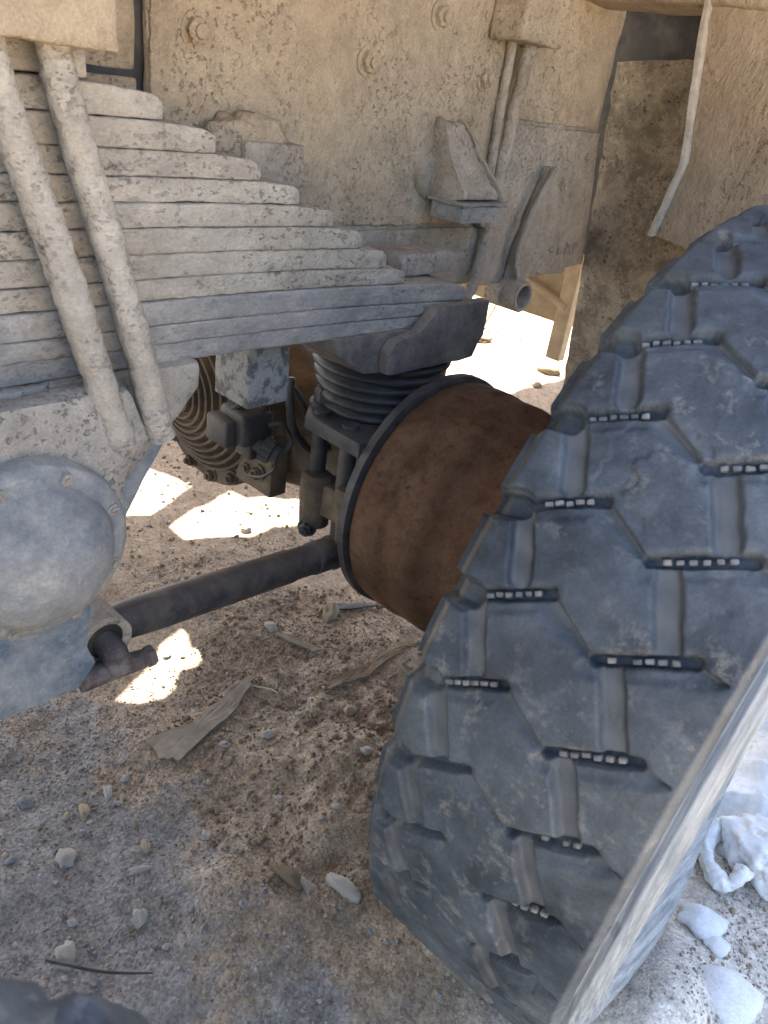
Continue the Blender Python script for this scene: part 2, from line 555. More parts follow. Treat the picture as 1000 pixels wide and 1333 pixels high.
def cooked(name, VF_list, mat, parent=None, bevel=0.003, res=0.02, amp=0.001, freq=35, seed=0, angle=38):
    """Prisms bevelled, cut into a fine surface and roughened."""
    bm = bmesh.new()
    for V, F in VF_list:
        vs = [bm.verts.new(v) for v in V]
        for f in F:
            try:
                bm.faces.new([vs[i] for i in f])
            except ValueError:
                pass
    bmesh.ops.recalc_face_normals(bm, faces=bm.faces)
    if bevel > 0:
        ed = [e for e in bm.edges if len(e.link_faces) == 2 and e.calc_face_angle(0) > 0.5]
        bmesh.ops.bevel(bm, geom=ed, offset=bevel, segments=2, affect='EDGES', profile=0.6, clamp_overlap=True)
    bmesh.ops.triangulate(bm, faces=[f for f in bm.faces if len(f.verts) > 4])
    for _ in range(6):
        ed = [e for e in bm.edges if e.calc_length() > res * 1.6]
        if not ed or len(bm.verts) > 60000:
            break
        bmesh.ops.subdivide_edges(bm, edges=ed, cuts=1, use_grid_fill=True)
        bmesh.ops.triangulate(bm, faces=[f for f in bm.faces if len(f.verts) > 4])
    me = bpy.data.meshes.new(name)
    bm.to_mesh(me)
    bm.free()
    nv = len(me.vertices)
    co = np.empty(nv * 3)
    no = np.empty(nv * 3)
    me.vertices.foreach_get('co', co)
    me.vertices.foreach_get('normal', no)
    co, no = co.reshape(-1, 3), no.reshape(-1, 3)
    co = co + no * (fbm(co, freq, 3, seed) * amp)[:, None]
    me.vertices.foreach_set('co', co.astype(np.float32).ravel())
    me.polygons.foreach_set('use_smooth', np.ones(len(me.polygons), bool))
    me.set_sharp_from_angle(angle=math.radians(angle))
    me.update()
    return link(name, me, mat, parent)


def hexbolt(c, d, r=0.012, h=0.012, washer=True):
    """Hex head with washer and a short stud. Returns a Geo."""
    g = Geo()
    if washer:
        g.add(*lathe([(0, 0.0005), (0, r * 1.35), (h * 0.25, r * 1.35), (h * 0.28, 0.0005)], c, d, 18))
    g.add(*lathe([(h * 0.2, r), (h * 0.95, r), (h * 1.1, r * 0.82), (h * 1.1, 0.0005)], c, d, 6))
    g.add(*lathe([(h * 1.0, r * 0.5), (h * 1.45, r * 0.5), (h * 1.5, 0.0005)], c, d, 10))
    return g


def icomesh(name, sub=2, seed=0, amp=0.25, flat=(1, 1, 1)):
    bm = bmesh.new()
    bmesh.ops.create_icosphere(bm, subdivisions=sub, radius=1.0)
    co = np.array([v.co[:] for v in bm.verts])
    s = 1 + amp * fbm(co, 1.1, 2, seed) + amp * 0.35 * fbm(co, 3.0, 2, seed + 5)
    co = co * s[:, None] * np.asarray(flat)
    for v, c in zip(bm.verts, co):
        v.co = c
    me = bpy.data.meshes.new(name)
    bm.to_mesh(me)
    bm.free()
    me.polygons.foreach_set('use_smooth', np.ones(len(me.polygons), bool))
    return me


# ================================================================== GROUND
def gz(x, y):
    """Height of the ground."""
    x = np.atleast_1d(np.asarray(x, float))
    y = np.atleast_1d(np.asarray(y, float))
    P = np.stack([x, y, np.zeros_like(x)], -1)
    z = 0.012 * fbm(P, 2.2, 3, 3) + 0.0045 * fbm(P, 14, 4, 9)
    for (cx, cy, h, sx, sy) in ((-0.60, 0.72, 0.022, 0.07, 0.06), (-0.70, 0.86, 0.03, 0.10, 0.10), (-0.92, 1.12, 0.028, 0.12, 0.12), (-0.64, 0.50, 0.016, 0.08, 0.07),
                                (-0.34, 0.90, 0.035, 0.05, 0.16), (-0.035, 0.86, 0.095, 0.085, 0.13), (-1.15, 0.90, 0.014, 0.14, 0.10), (-0.45, 0.60, -0.012, 0.05, 0.05),
                                (-0.56, 0.66, -0.014, 0.03, 0.05)):
        z += h * np.exp(-((x - cx) / sx) ** 2 - ((y - cy) / sy) ** 2)
    rough = np.exp(-((x + 0.78) / 0.24) ** 2 - ((y - 0.95) / 0.28) ** 2)
    z += rough * (0.009 * fbm(P, 22, 4, 21) + 0.004 * np.abs(fbm(P, 45, 3, 31)))
    far = smooth(2.2, 5.0, np.hypot(x + 0.7, y - 0.9))
    z += far * 0.06 * fbm(P, 0.9, 5, 40)
    # low earth bank beyond the truck
    z += 0.30 * smooth(0.0, 1.6, (-x - 2.9) + 0.35 * (y - 3)) * smooth(1.5, 3.5, y) * (1 + 0.3 * fbm(P, 2.0, 4, 50))
    return z


def build_ground():
    def graded(lo, f0, f1, f2, f3, hi):
        a = -np.geomspace(0.05, -(lo - f0), 26)[::-1] + f0
        b = np.arange(f0, f1, 0.02)
        c = np.arange(f1, f2, 0.0055)
        d = np.arange(f2, f3, 0.02)
        e = np.geomspace(0.05, hi - f3, 26) + f3
        return np.concatenate([a, b, c, d, e])
    X = graded(-500, -3.6, -1.35, 0.10, 0.6, 500)
    Y = graded(-500, -0.4, 0.18, 1.50, 5.5, 500)
    gx, gy = np.meshgrid(X, Y, indexing='ij')
    z = gz(gx.ravel(), gy.ravel())
    V = np.stack([gx.ravel(), gy.ravel(), z], -1)
    nx, ny = len(X), len(Y)
    i, j = np.meshgrid(np.arange(nx - 1), np.arange(ny - 1), indexing='ij')
    a = (i * ny + j).ravel()
    F = np.stack([a, a + ny, a + ny + 1, a + 1], -1)
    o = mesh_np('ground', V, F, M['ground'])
    tag(o, 'dry gravelly soil under the truck with pebbles and patches of sunlight', kind='structure')


build_ground()

# ================================================================== TRUCK
TY, TZ, TR = 0.99, 0.56, 0.56       # wheel axis (runs along X) and tyre radius
truck = bpy.data.objects.new('truck', None)
COL.objects.link(truck)
truck.location = (-1.3, 0.3, 0)
truck.empty_display_size = 0.1
tag(truck, 'dust-caked heavy truck seen underneath, with leaf spring, rusty brake drum and lugged tyre', 'truck')


# ---- frame rail: web, overlapping plates, bolts
def frame_rail():
    g = Geo()
    g.add(*span((-0.932, -0.920), (0.548, 1.590), (0.868, 1.42), r=0.003, res=0.014))
    g.build('frame_rail', M['frame2'], truck, amp=0.0016, freq=26, seed=2)
    fr = bpy.data.objects['frame_rail']
    Geo().add(*span((-0.945, -0.932), (-0.6, 0.540), (1.158, 1.42), r=0.003, res=0.02)).build('web_panel', M['frame'], fr, amp=0.0016, freq=30, seed=4)
    Geo().add(*span((-0.943, -0.931), (-0.6, 0.540), (0.90, 1.151), r=0.003, res=0.02)).build('web_panel', M['frame'], fr, amp=0.0016, freq=30, seed=5)
    Geo().add(*span((-0.9485, -0.9335), (-0.6, 0.60), (0.90, 1.42), r=0.003, res=0.03)).build('web_backing', M['dark'], fr)
    Geo().add(*span((-0.921, -0.9145), (0.549, 1.232), (0.982, 1.418), r=0.003, res=0.0048)).build('web_plate', M['frame'], fr, amp=0.0018, freq=22, seed=6, crust=0.004)
    Geo().add(*span((-0.921, -0.9145), (1.238, 1.572), (1.160, 1.418), r=0.003, res=0.0048)).build('web_plate', M['frame'], fr, amp=0.0018, freq=22, seed=7, crust=0.004)
    # lower gusset edge with the sloping bottom
    cooked('gusset_plate', [prism([(0.80, 0.975), (1.262, 0.975), (1.262, 0.872), (0.80, 0.90)], 0, -0.919, -0.913)], M['frame2'], fr, 0.002, 0.016, 0.0014, 30, 8)
    cooked('gusset_plate', [prism([(1.268, 1.153), (1.585, 1.155), (1.648, 0.888), (1.268, 0.862)], 0, -0.919, -0.911)], M['frame2'], fr, 0.002, 0.016, 0.0014, 30, 9)
    for (y, z) in ((0.608, 1.209), (0.898, 1.209), (1.173, 1.216), (1.041, 1.285)):
        hexbolt((-0.915, y, z), (1, 0, 0), 0.0155, 0.012).build('bolt', M['frame'], fr, amp=0.0016, freq=70, seed=int(y * 100))
    for (y, z) in ((1.486, 1.049), (1.558, 1.107), (1.50, 0.925), (1.53, 0.922), (1.56, 0.925), (1.59, 0.928)):
        hexbolt((-0.912, y, z), (1, 0, 0), 0.009, 0.007).build('bolt', M['frame2'], fr, amp=0.0014, freq=70, seed=int(y * 300))
    return fr


FR = frame_rail()


# ---- leaf spring
LEAF_Z = [(1.150, 1.1225), (1.122, 1.0955), (1.095, 1.0695), (1.069, 1.0445), (1.044, 1.0195), (1.019, 0.9925), (0.992, 0.9655), (0.965, 0.9415),
          (0.941, 0.9135), (0.913, 0.8912), (0.8908, 0.867)]
LEAF_E = [0.473, 0.536, 0.601, 0.663, 0.722, 0.778, 0.834, 0.878, 1.028, 1.088, 1.094]
TRY = 0.27


def leaf(i):
    zt, zb = LEAF_Z[i]
    ye = LEAF_E[i]
    half = ye - TRY
    r = 0.003
    x0, x1 = -0.862 + 0.002 * math.sin(i * 2.1), -0.76 + 0.0025 * math.sin(i * 1.7)
    V, F = rbox((0, 0, 0), (1, 1, 1), 0.001, 1)
    V, F = rbox(((x0 + x1) / 2, TRY, (zt + zb) / 2), (x1 - x0, 2 * half, zt - zb), r, 0.0050)
    u = np.abs(V[:, 1] - TRY)
    t = smooth(half - 0.075, half, u)
    top = (V[:, 2] - zb) / (zt - zb)
    V[:, 2] -= top * t * (zt - zb) * 0.16                     # ends thinned
    V[:, 2] -= top * smooth(half - 0.022, half, u) ** 2 * (zt - zb) * 0.20
    droop = 0.020 * (np.where(V[:, 1] > TRY, np.clip(u - 0.17, 0, None), 0) / 0.62) ** 2
    V[:, 2] -= droop
    # rounded plan corners at the ends
    xm = (x0 + x1) / 2
    V[:, 0] = xm + (V[:, 0] - xm) * (1 - 0.10 * smooth(half - 0.03, half, u) ** 2)
    return Geo().add(V, F)


pack = Geo()
pack.add(*span((-0.855, -0.768), (0.165, 0.395), (1.152, 1.176), r=0.003, res=0.02))
SPR = pack.build('leaf_spring', M['leaf'], truck, amp=0.001, seed=3)
for i in range(11):
    leaf(i).build('leaf', M['leaf'] if i < 8 else M['leaf_low'], SPR, amp=0.0005, freq=20, seed=60 + i, angle=55, crust=0.0014 if i < 8 else 0.0010)
# clamp plate over the top, U-bolts going down to the saddle
Geo().add(*span((-0.90, -0.700), (0.10, 0.392), (1.176, 1.30), r=0.006, res=0.008)).build('clamp_plate', M['frame'], SPR, amp=0.0012, freq=25, seed=11, crust=0.003)
for ys, yb in ((0.290, 0.386), (0.346, 0.437)):
    pts = [(-0.735, ys, 1.20), (-0.733, ys + 0.008, 1.14), (-0.722, (ys + yb) / 2, 0.99), (-0.715, yb, 0.80)]
    Geo().add(*tube(pts, [0.0155, 0.0155, 0.016, 0.016], 30, sub=34)).build('u_bolt', M['leaf'], SPR, amp=0.0009, freq=45, seed=int(ys * 90), crust=0.003)
for ys, yb in ((0.18, 0.15), (0.12, 0.06)):
    pts = [(-0.735, ys, 1.20), (-0.730, ys, 1.10), (-0.722, (ys + yb) / 2, 0.98), (-0.715, yb, 0.80)]
    Geo().add(*tube(pts, 0.0175, 14, sub=8)).build('u_bolt', M['leaf'], SPR, amp=0.0014, freq=60, seed=int(ys * 90))


# ---- saddle (trunnion casting), hub cap, lower bracket
def saddle():
    # casting under the pack: tapers from the spring seat towards the hub
    poly = [(0.02, 0.868), (0.512, 0.866), (0.512, 0.835), (0.486, 0.80), (0.452, 0.778), (0.418, 0.735), (0.395, 0.68), (0.14, 0.68), (0.06, 0.76), (0.02, 0.83)]
    V, F = prism(poly, 0, -0.86, -0.752)
    poly2 = [(0.08, 0.866), (0.40, 0.866), (0.425, 0.80), (0.395, 0.765), (0.385, 0.70), (0.15, 0.68), (0.10, 0.78)]
    a = cooked('spring_saddle', [(V, F)], M['cast'], truck, 0.008, 0.014, 0.0025, 22, 14)
    cooked('saddle_cheek', [prism(poly2, 0, -0.7515, -0.712)], M['cast'], a, 0.012, 0.012, 0.0035, 20, 15)
    # slanting web that runs down behind the hub
    cooked('saddle_web', [prism([(0.452, 0.80), (0.478, 0.79), (0.40, 0.66), (0.36, 0.62), (0.36, 0.70)], 0, -0.80, -0.757)], M['blue'], a, 0.003, 0.014, 0.001, 30, 16)
    for (y, z) in ((0.26, 0.868), (0.33, 0.868)):
        pass
    return a


SAD = saddle()
HC = (-0.70, 0.273, 0.712)
prof = [(-0.06, 0.085), (-0.05, 0.105), (0.0, 0.108), (0.012, 0.106), (0.018, 0.100), (0.020, 0.086), (0.034, 0.080), (0.050, 0.067), (0.062, 0.047), (0.068, 0.023), (0.069, 0.0005)]
prof = [(a, b * 0.95) for a, b in prof]
pr = []
for (a, b) in zip(prof[:-1], prof[1:]):
    for k in range(3):
        t = k / 3
        pr.append((a[0] + (b[0] - a[0]) * t, a[1] + (b[1] - a[1]) * t))
pr.append(prof[-1])
hub = Geo().add(*lathe(pr, HC, (1, 0, 0), 120)).build('hub_cap', M['hub'], truck, amp=0.0014, freq=22, seed=20, angle=60, crust=0.002)
for k in range(8):
    a = math.radians(22 + 45 * k)
    hexbolt((HC[0] + 0.016, HC[1] + 0.089 * math.cos(a), HC[2] + 0.089 * math.sin(a)), (1, 0, 0), 0.0075, 0.006, False).build('bolt', M['cast'], hub, amp=0.0012, freq=80, seed=k)
Geo().add(*lathe([(-0.13, 0.09), (-0.12, 0.112), (-0.075, 0.116), (-0.06, 0.106), (-0.058, 0.02)], HC, (1, 0, 0), 56)).build('hub_collar', M['cast'], hub, amp=0.003, freq=24, seed=22)
# caked soil lip below the hub
cooked('lower_bracket', [prism([(0.06, 0.655), (0.320, 0.648), (0.340, 0.60), (0.332, 0.545), (0.342, 0.515), (0.318, 0.487), (0.20, 0.488), (0.05, 0.50)], 0, -0.752, -0.712)],
       M['blue'], truck, 0.004, 0.012, 0.0010, 30, 24)


# ---- torque rod with forked eye
def rod():
    A, Bp = Vector((-0.775, 0.372, 0.512)), Vector((-0.800, 0.90, 0.452))
    d = (Bp - A).normalized()
    pts = [A, A + d * 0.05, A + d * 0.085, A + d * 0.35, A + d * 0.352, A + d * 0.40, A + d * 0.402, (A + Bp) / 2 + d * 0.2, Bp]
    r = [0.022, 0.027, 0.0285, 0.0285, 0.0265, 0.0265, 0.0285, 0.029, 0.030]
    g = Geo().add(*tube(pts, r, 24))
    for k in range(5):
        q = A + d * (0.445 + 0.012 * k)
        g.add(*tube([q, q + d * 0.004, q + d * 0.008], [0.0287, 0.0312, 0.0287], 24, cap=False))
    o = g.build('torque_rod', M['rod'], truck, amp=0.0009, freq=60, seed=30)
    Geo().add(*lathe([(-0.030, 0.020), (-0.030, 0.036), (0.030, 0.036), (0.030, 0.028), (0.026, 0.022), (0.024, 0.020)], A, (1, 0, 0), 40)).build('rod_eye', M['cast'], o, amp=0.001, freq=50, seed=31)
    Geo().add(*lathe([(-0.03, 0.0290), (0.027, 0.0290), (0.029, 0.021), (0.028, 0.0005)], A, (1, 0, 0), 32)).build('bushing', M['bellows'], o)
    g = Geo().add(*tube([A + Vector((0.02, 0, 0)), A + Vector((0.05, 0, -0.006)), A + Vector((0.062, 0.004, -0.03))], [0.017, 0.018, 0.015], 18))
    g.add(*tube([A + Vector((0.045, -0.045, -0.03)), A + Vector((0.05, 0.035, -0.035)), A + Vector((0.05, 0.052, -0.036))], [0.016, 0.0145, 0.012], 18))
    g.add(*lathe([(0, 0.0005), (0, 0.015), (0.010, 0.015), (0.013, 0.010), (0.013, 0.0005)], A + Vector((0.05, 0.045, -0.036)), (0, 1, 0), 6))
    g.build('pivot_pin', M['pin'], o, amp=0.0015, freq=60, seed=33)
    return o


rod()


# ---- spring end seat and rubber cushion
def spring_seat():
    top = [(0.735, 0.866), (1.04, 0.862), (1.072, 0.858), (1.05, 0.832), (1.035, 0.806), (0.90, 0.797), (0.80, 0.805), (0.742, 0.842)]
    a = cooked('spring_seat', [prism(top, 0, -0.88, -0.752)], M['seat'], truck, 0.004, 0.014, 0.0013, 30, 40)
    # cheek cast on the outside, rising over the leaf ends
    cheek = [(0.826, 0.806), (1.036, 0.807), (1.040, 0.832), (1.052, 0.842), (1.052, 0.902), (0.925, 0.902), (0.885, 0.868), (0.836, 0.858), (0.822, 0.840)]
    cooked('seat_cheek', [prism(cheek, 0, -0.7505, -0.728)], M['seat'], a, 0.006, 0.010, 0.0016, 32, 41)
    Geo().add(*span((-0.862, -0.80), (0.905, 1.032), (0.930, 0.964), r=0.006, res=0.012)).build('leaf_stop', M['cast'], a, amp=0.002, freq=30, seed=42)
    g = Geo()
    prof = []
    z0 = 0.80
    for k in range(6):
        zz = -k * 0.0185
        R = 0.119 - 0.004 * k
        prof += [(zz, R - 0.008), (zz - 0.004, R), (zz - 0.0105, R + 0.001), (zz - 0.0145, R - 0.007), (zz - 0.0165, R - 0.013)]
    prof.append((-0.112, 0.0005))
    V, F = lathe([(p[0], p[1]) for p in prof], (-0.855, 0.945, z0), (0, 0, 1), 56)
    Geo().add(V, F).build('rubber_cushion', M['bellows'], truck, amp=0.0014, freq=26, seed=43, angle=80)


spring_seat()


# ---- axle: housing, ribbed cover, clamp plate, rods
def axle():
    g = Geo()
    g.add(*lathe([(-1.9, 0.085), (-1.52, 0.088), (-1.42, 0.11), (-1.36, 0.15), (-1.18, 0.17), (-1.08, 0.13), (-0.98, 0.105), (-0.86, 0.098), (-0.745, 0.098)], (0, TY, TZ), (1, 0, 0), 48))
    ax = g.build('axle_housing', M['axle'], truck, amp=0.0025, freq=16, seed=50)
    # ribbed domed cover facing along the truck, bolted flange
    C = (-1.215, 0.86, 0.620)
    RF = 0.205
    fl = [(0.03, 0.16), (0.03, RF), (-0.010, RF), (-0.014, RF - 0.004), (-0.014, RF - 0.03)]
    R, o = RF - 0.032, -0.014
    for k in range(11):
        fl += [(o - 0.001, R), (o - 0.012, R - 0.002), (o - 0.013, R - 0.007), (o - 0.003, R - 0.010)]
        o -= 0.0085 if k < 5 else 0.0045
        R -= 0.0145
    fl.append((o - 0.012, 0.0005))
    cov = Geo().add(*lathe(fl, C, (0, 1, 0), 72)).build('ribbed_cover', M['axle'], ax, amp=0.001, freq=30, seed=51, angle=35)
    for k in range(16):
        a = math.radians(8 + 22.5 * k)
        rr = RF - 0.016
        p = (C[0] + rr * math.cos(a), C[1] - 0.014, C[2] + rr * math.sin(a))
        hexbolt(p, (0, -1, 0), 0.0115, 0.014).build('bolt', M['axle'], ax)
    # angular lug on the flange near the centre
    cooked('cover_lug', [prism([(0.352 + 0.12, -1.10), (0.352 + 0.12, -0.99), (0.60, -0.99), (0.62, -1.06)], 1, 0.835, 0.875)], M['axle'], ax, 0.004, 0.02, 0.001, 30, 52)
    hexbolt((-1.022, 0.834, 0.515), (0, -1, 0), 0.0125, 0.016).build('bolt', M['axle'], ax)
    hexbolt((-1.035, 0.834, 0.573), (0, -1, 0), 0.0125, 0.016).build('bolt', M['axle'], ax)
    # clamp plate for the cushion and its tie bolts
    pl = cooked('cushion_plate', [prism([(-0.905, 0.835), (-0.880, 0.806), (-0.745, 0.802), (-0.735, 0.85), (-0.735, 1.06), (-0.95, 1.06), (-0.95, 0.90)], 2, 0.668, 0.694)],
                M['dark'], truck, 0.004, 0.02, 0.0012, 30, 53)
    for (x, y) in ((-0.868, 0.835), (-0.80, 0.835), (-0.80, 0.905)):
        g = Geo().add(*tube([(x, y, 0.70), (x, y, 0.60), (x, y, 0.48)], 0.0145, 16))
        g.build('tie_bolt', M['dark'], pl, amp=0.0006, freq=60, seed=54)
    hexbolt((-0.895, 0.865, 0.694), (0, 0, 1), 0.021, 0.028).build('nut', M['dark'], pl)
    g = Geo().add(*lathe([(-0.055, 0.0005), (-0.055, 0.026), (0.0, 0.029), (0.036, 0.029), (0.042, 0.022), (0.042, 0.0005)], (-0.855, 0.826, 0.547), (0, 0, 1), 28))
    g.add(*span((-0.85, -0.785), (0.815, 0.93), (0.520, 0.580), r=0.006, res=0.02))
    g.build('rod_clamp', M['axle'], pl, amp=0.001, freq=40, seed=55)
    hexbolt((-0.850, 0.808, 0.490), (0.5, -0.85, 0), 0.013, 0.016).build('nut', M['dark'], pl)
    # bracket under the axle that takes the rod
    cooked('rod_bracket', [prism([(0.80, 0.60), (0.92, 0.60), (0.93, 0.43), (0.87, 0.40), (0.82, 0.46)], 0, -0.79, -0.745)], M['axle'], ax, 0.006, 0.02, 0.0015, 30, 56)
    cooked('torque_arm', [prism([(-1.02, 0.68), (-0.885, 0.62), (-0.885, 0.665), (-0.94, 0.81), (-1.03, 0.88)], 1, 1.02, 1.09)], M['axle'], ax, 0.01, 0.02, 0.002, 20, 57)


axle()


# ---- brake drum
def drum():
    bp = [(-0.745, 0.05), (-0.745, 0.214), (-0.742, 0.219), (-0.728, 0.219), (-0.726, 0.214), (-0.724, 0.19)]
    Geo().add(*lathe(bp, (0, TY, TZ), (1, 0, 0), 96)).build('backing_plate', M['dark'], truck, amp=0.0008, freq=30, seed=61)
    dp = [(-0.722, 0.16), (-0.722, 0.209), (-0.718, 0.2125), (-0.690, 0.2145), (-0.660, 0.2145), (-0.654, 0.2115), (-0.600, 0.2115), (-0.590, 0.208), (-0.575, 0.198), (-0.555, 0.190),
          (-0.50, 0.186), (-0.42, 0.182), (-0.36, 0.16), (-0.35, 0.05)]
    pr = []
    for a, b in zip(dp[:-1], dp[1:]):
        n = max(1, int((abs(a[0] - b[0]) + abs(a[1] - b[1])) / 0.012))
        pr += [(a[0] + (b[0] - a[0]) * k / n, a[1] + (b[1] - a[1]) * k / n) for k in range(n)]
    pr.append(dp[-1])
    Geo().add(*lathe(pr, (0, TY, TZ), (1, 0, 0), 128)).build('brake_drum', M['rust'], truck, amp=0.0006, freq=40, seed=62, angle=50)


drum()


# ---- wheels: tyre with cut tread
PITCH = 360 / 38
WR = 0.549                        # tread radius
XL, XR = -0.119, 0.119            # inner and outer tread edge, about the wheel's own middle
# the near wheel stands a little toed and cambered
WA = Vector((0.9958, 0.0778, -0.049)).normalized()
WY = Vector((0, 0, 1)).cross(WA).normalized()
WZ = WA.cross(WY)
W1 = Matrix.Translation((-0.247, 0.987, 0.572)) @ Matrix((WA, WY, WZ)).transposed().to_4x4()
W2 = Matrix.Translation((-0.072, -0.394, 0.56))
CS = ((-0.097, 145.75, -0.037, 142.0), (0.019, 145.1, 0.085, 141.2))      # cross slots


def seg_dist(x, s, x0, s0, x1, s1):
    """Signed distance data to a segment in metres (x across, s along). Returns t (0..1 along) and distance."""
    dx, ds = x1 - x0, s1 - s0
    L2 = dx * dx + ds * ds
    t = np.clip(((x - x0) * dx + (s - s0) * ds) / L2, 0, 1)
    return t, np.hypot(x - x0 - t * dx, s - s0 - t * ds)


def tread_depth(x, th, chip):
    """Groove depth (metres) at cross position x and angle th (degrees)."""
    k = WR * math.pi / 180
    Z0 = 145.0
    d = np.zeros_like(x)
    cell = np.floor((th - Z0) / PITCH + 0.5)
    for dc in (-1, 0, 1):
        s = (th - (Z0 + (cell + dc) * PITCH)) * k           # arc metres from the slot anchor of that cell

        def groove(x0, t0, x1, t1, w, depth, soft=0.0035):
            t, dist = seg_dist(x, s, x0, (t0 - Z0) * k, x1, (t1 - Z0) * k)
            return depth * (1 - smooth(w * 0.5 - soft * 0.3, w * 0.5 + soft, dist + chip))
        for q in CS:                                            # deep cross slots with rounded lips
            d = np.maximum(d, groove(*q, 0.0095, 0.0165, 0.0022))
            d = np.maximum(d, groove(*q, 0.012, 0.0025, 0.006))
        d = np.maximum(d, groove(-0.100, 145.9, -0.160, 147.0, 0.020, 0.021, 0.007))     # run out over the inner shoulder
        d = np.maximum(d, groove(-0.092, 146.3, -0.067, 151.7, 0.0150, 0.0095, 0.0055))    # round-bottomed grooves along the tread
        d = np.maximum(d, groove(0.035, 145.2, 0.065, 151.0, 0.0160, 0.0105, 0.0050))
        for (x0, t0, x1, t1) in ((-0.037, 141.9, 0.019, 145.2), (0.085, 141.2, 0.113, 141.6)):     # slanting facets that join the slots
            t, dist = seg_dist(x, s, x0, (t0 - Z0) * k, x1, (t1 - Z0) * k)
            dx, ds = x1 - x0, (t1 - t0) * k
            side = ((x - x0) * ds - (s - (t0 - Z0) * k) * dx) / math.hypot(dx, ds)
            wd = 0.022 * (1 - t) + 0.004
            inn = (t > 0.001) & (t < 0.999)
            fade = 1 - 0.0 * t if x1 < 0.1 else 1 - smooth(0.55, 1.0, t)
            fac = fade * np.where(inn & (side < 0) & (-side < wd), 0.0085 * (1 + side / wd), 0.0)
            fac = np.maximum(fac, np.where(inn & (side >= 0) & (side < 0.0025), 0.0085 * (1 - side / 0.0025), 0))
            d = np.maximum(d, fac)
        for (x0, t0, x1, t1) in CS:                             # worn step just below each cross slot
            t, dist = seg_dist(x, s, x0, (t0 - Z0) * k + 0.008, x1, (t1 - Z0) * k + 0.008)
            d = np.maximum(d, 0.0032 * (1 - smooth(0.005, 0.012, dist)))
    return d


def profile():
    """Tyre section from inner bead to outer bead: x, r."""
    P = [(-0.100, 0.265), (-0.115, 0.295), (-0.126, 0.345), (-0.135, 0.40), (-0.138, 0.450), (-0.137, 0.495), (-0.132, 0.526)]
    Q = [(0.130, 0.530), (0.138, 0.510), (0.143, 0.488), (0.141, 0.460), (0.128, 0.42), (0.108, 0.37), (0.095, 0.31), (0.075, 0.265)]

    def dens(L, n):
        o = []
        for a, b in zip(L[:-1], L[1:]):
            o += [(a[0] + (b[0] - a[0]) * k / n, a[1] + (b[1] - a[1]) * k / n) for k in range(n)]
        return o + [L[-1]]
    A = dens(P, 4)
    Bq = dens(Q, 6)
    mid = []
    n = 176
    for i in range(n + 1):
        x = -0.129 + 0.254 * i / n
        u = x / 0.119
        r = WR - 0.004 * u * u
        if u > 0:
            r -= 0.016 * max(0.0, u - 0.985) / 0.065
        else:
            r -= 0.020 * float(smooth(0.94, 1.10, np.array([-u]))[0])
        mid.append((x, r))
    return A, mid, Bq


def build_tyre(parent, mat4, full_from, full_to, name='tyre', step=0.135):
    A, mid, Bq = profile()
    prof = np.array(A + mid + Bq)
    th = np.concatenate([np.arange(full_from, full_to, step), np.arange(full_to, full_from + 360, 1.0)])
    nt_, m = len(th), len(prof)
    X = np.repeat(prof[None, :, 0], nt_, 0)
    Rr = np.repeat(prof[None, :, 1], nt_, 0)
    T = np.repeat(th[:, None], m, 1)
    wt = np.zeros(m)
    wt[len(A) - 9:len(A) + len(mid)] = 1
    wt[len(A) - 9:len(A) - 4] = np.linspace(0.3, 1, 5)
    a = np.radians(T)
    Pn = np.stack([X.ravel(), (Rr * np.cos(a)).ravel(), (Rr * np.sin(a)).ravel()], -1)
    chip = 0.0011 * fbm(Pn, 60, 3, 77)
    d = tread_depth(X.ravel(), T.ravel(), chip).reshape(nt_, m) * wt[None, :]
    # cuts and chips in the worn blocks
    cut = smooth(0.62, 0.78, fbm(Pn * np.array([1, 1, 1]), 26, 3, 90)) * 0.0022 * smooth(0.0, 0.5, fbm(Pn, 5, 2, 95))
    d = d + cut.reshape(nt_, m) * wt[None, :]
    wob = (0.0013 * fbm(Pn, 14, 4, 70) + 0.0004 * fbm(Pn, 70, 2, 75)).reshape(nt_, m)
    so = np.zeros(m)
    k0 = len(A) + len(mid)
    so[k0:] = 0.0010 * np.sin(np.arange(m - k0) * 1.9)           # scuffed ridges round the outer shoulder
    Rr = Rr - d + wob
    # loaded tyre: the outer sidewall bulges towards the ground
    bulge = np.zeros(m)
    bulge[k0:] = np.sin(np.clip((np.array(Bq)[:, 1] - 0.30) / 0.24, 0, 1) * math.pi) ** 0.8
    X = X + bulge[None, :] * (0.036 * np.exp(-((T - 262) / 36.0) ** 2))
    V = np.stack([(X + so[None, :]).ravel(), (Rr * np.cos(a)).ravel(), (Rr * np.sin(a)).ravel()], -1)
    V = V @ np.array(mat4.to_3x3()).T + np.array(mat4.translation)
    i, j = np.meshgrid(np.arange(nt_), np.arange(m - 1), indexing='ij')
    i2 = (i + 1) % nt_
    F = np.stack([(i * m + j).ravel(), (i * m + j + 1).ravel(), (i2 * m + j + 1).ravel(), (i2 * m + j).ravel()], -1)
    o = mesh_np(name, V, F, [M['rubber'], M['sidewall']], parent)
    at = o.data.attributes.new('dirt', 'FLOAT', 'POINT')
    at.data.foreach_set('value', (smooth(0.0045, 0.0085, d) * (1 - smooth(0.0108, 0.0125, d)) * (0.75 + 0.25 * np.sin(T * 1.7))).astype(np.float32).ravel())
    mi = np.where(j.ravel() >= k0 - 2, 1, 0).astype(np.int32)
    o.data.polygons.foreach_set('material_index', mi)
    o.data.update()
    return o


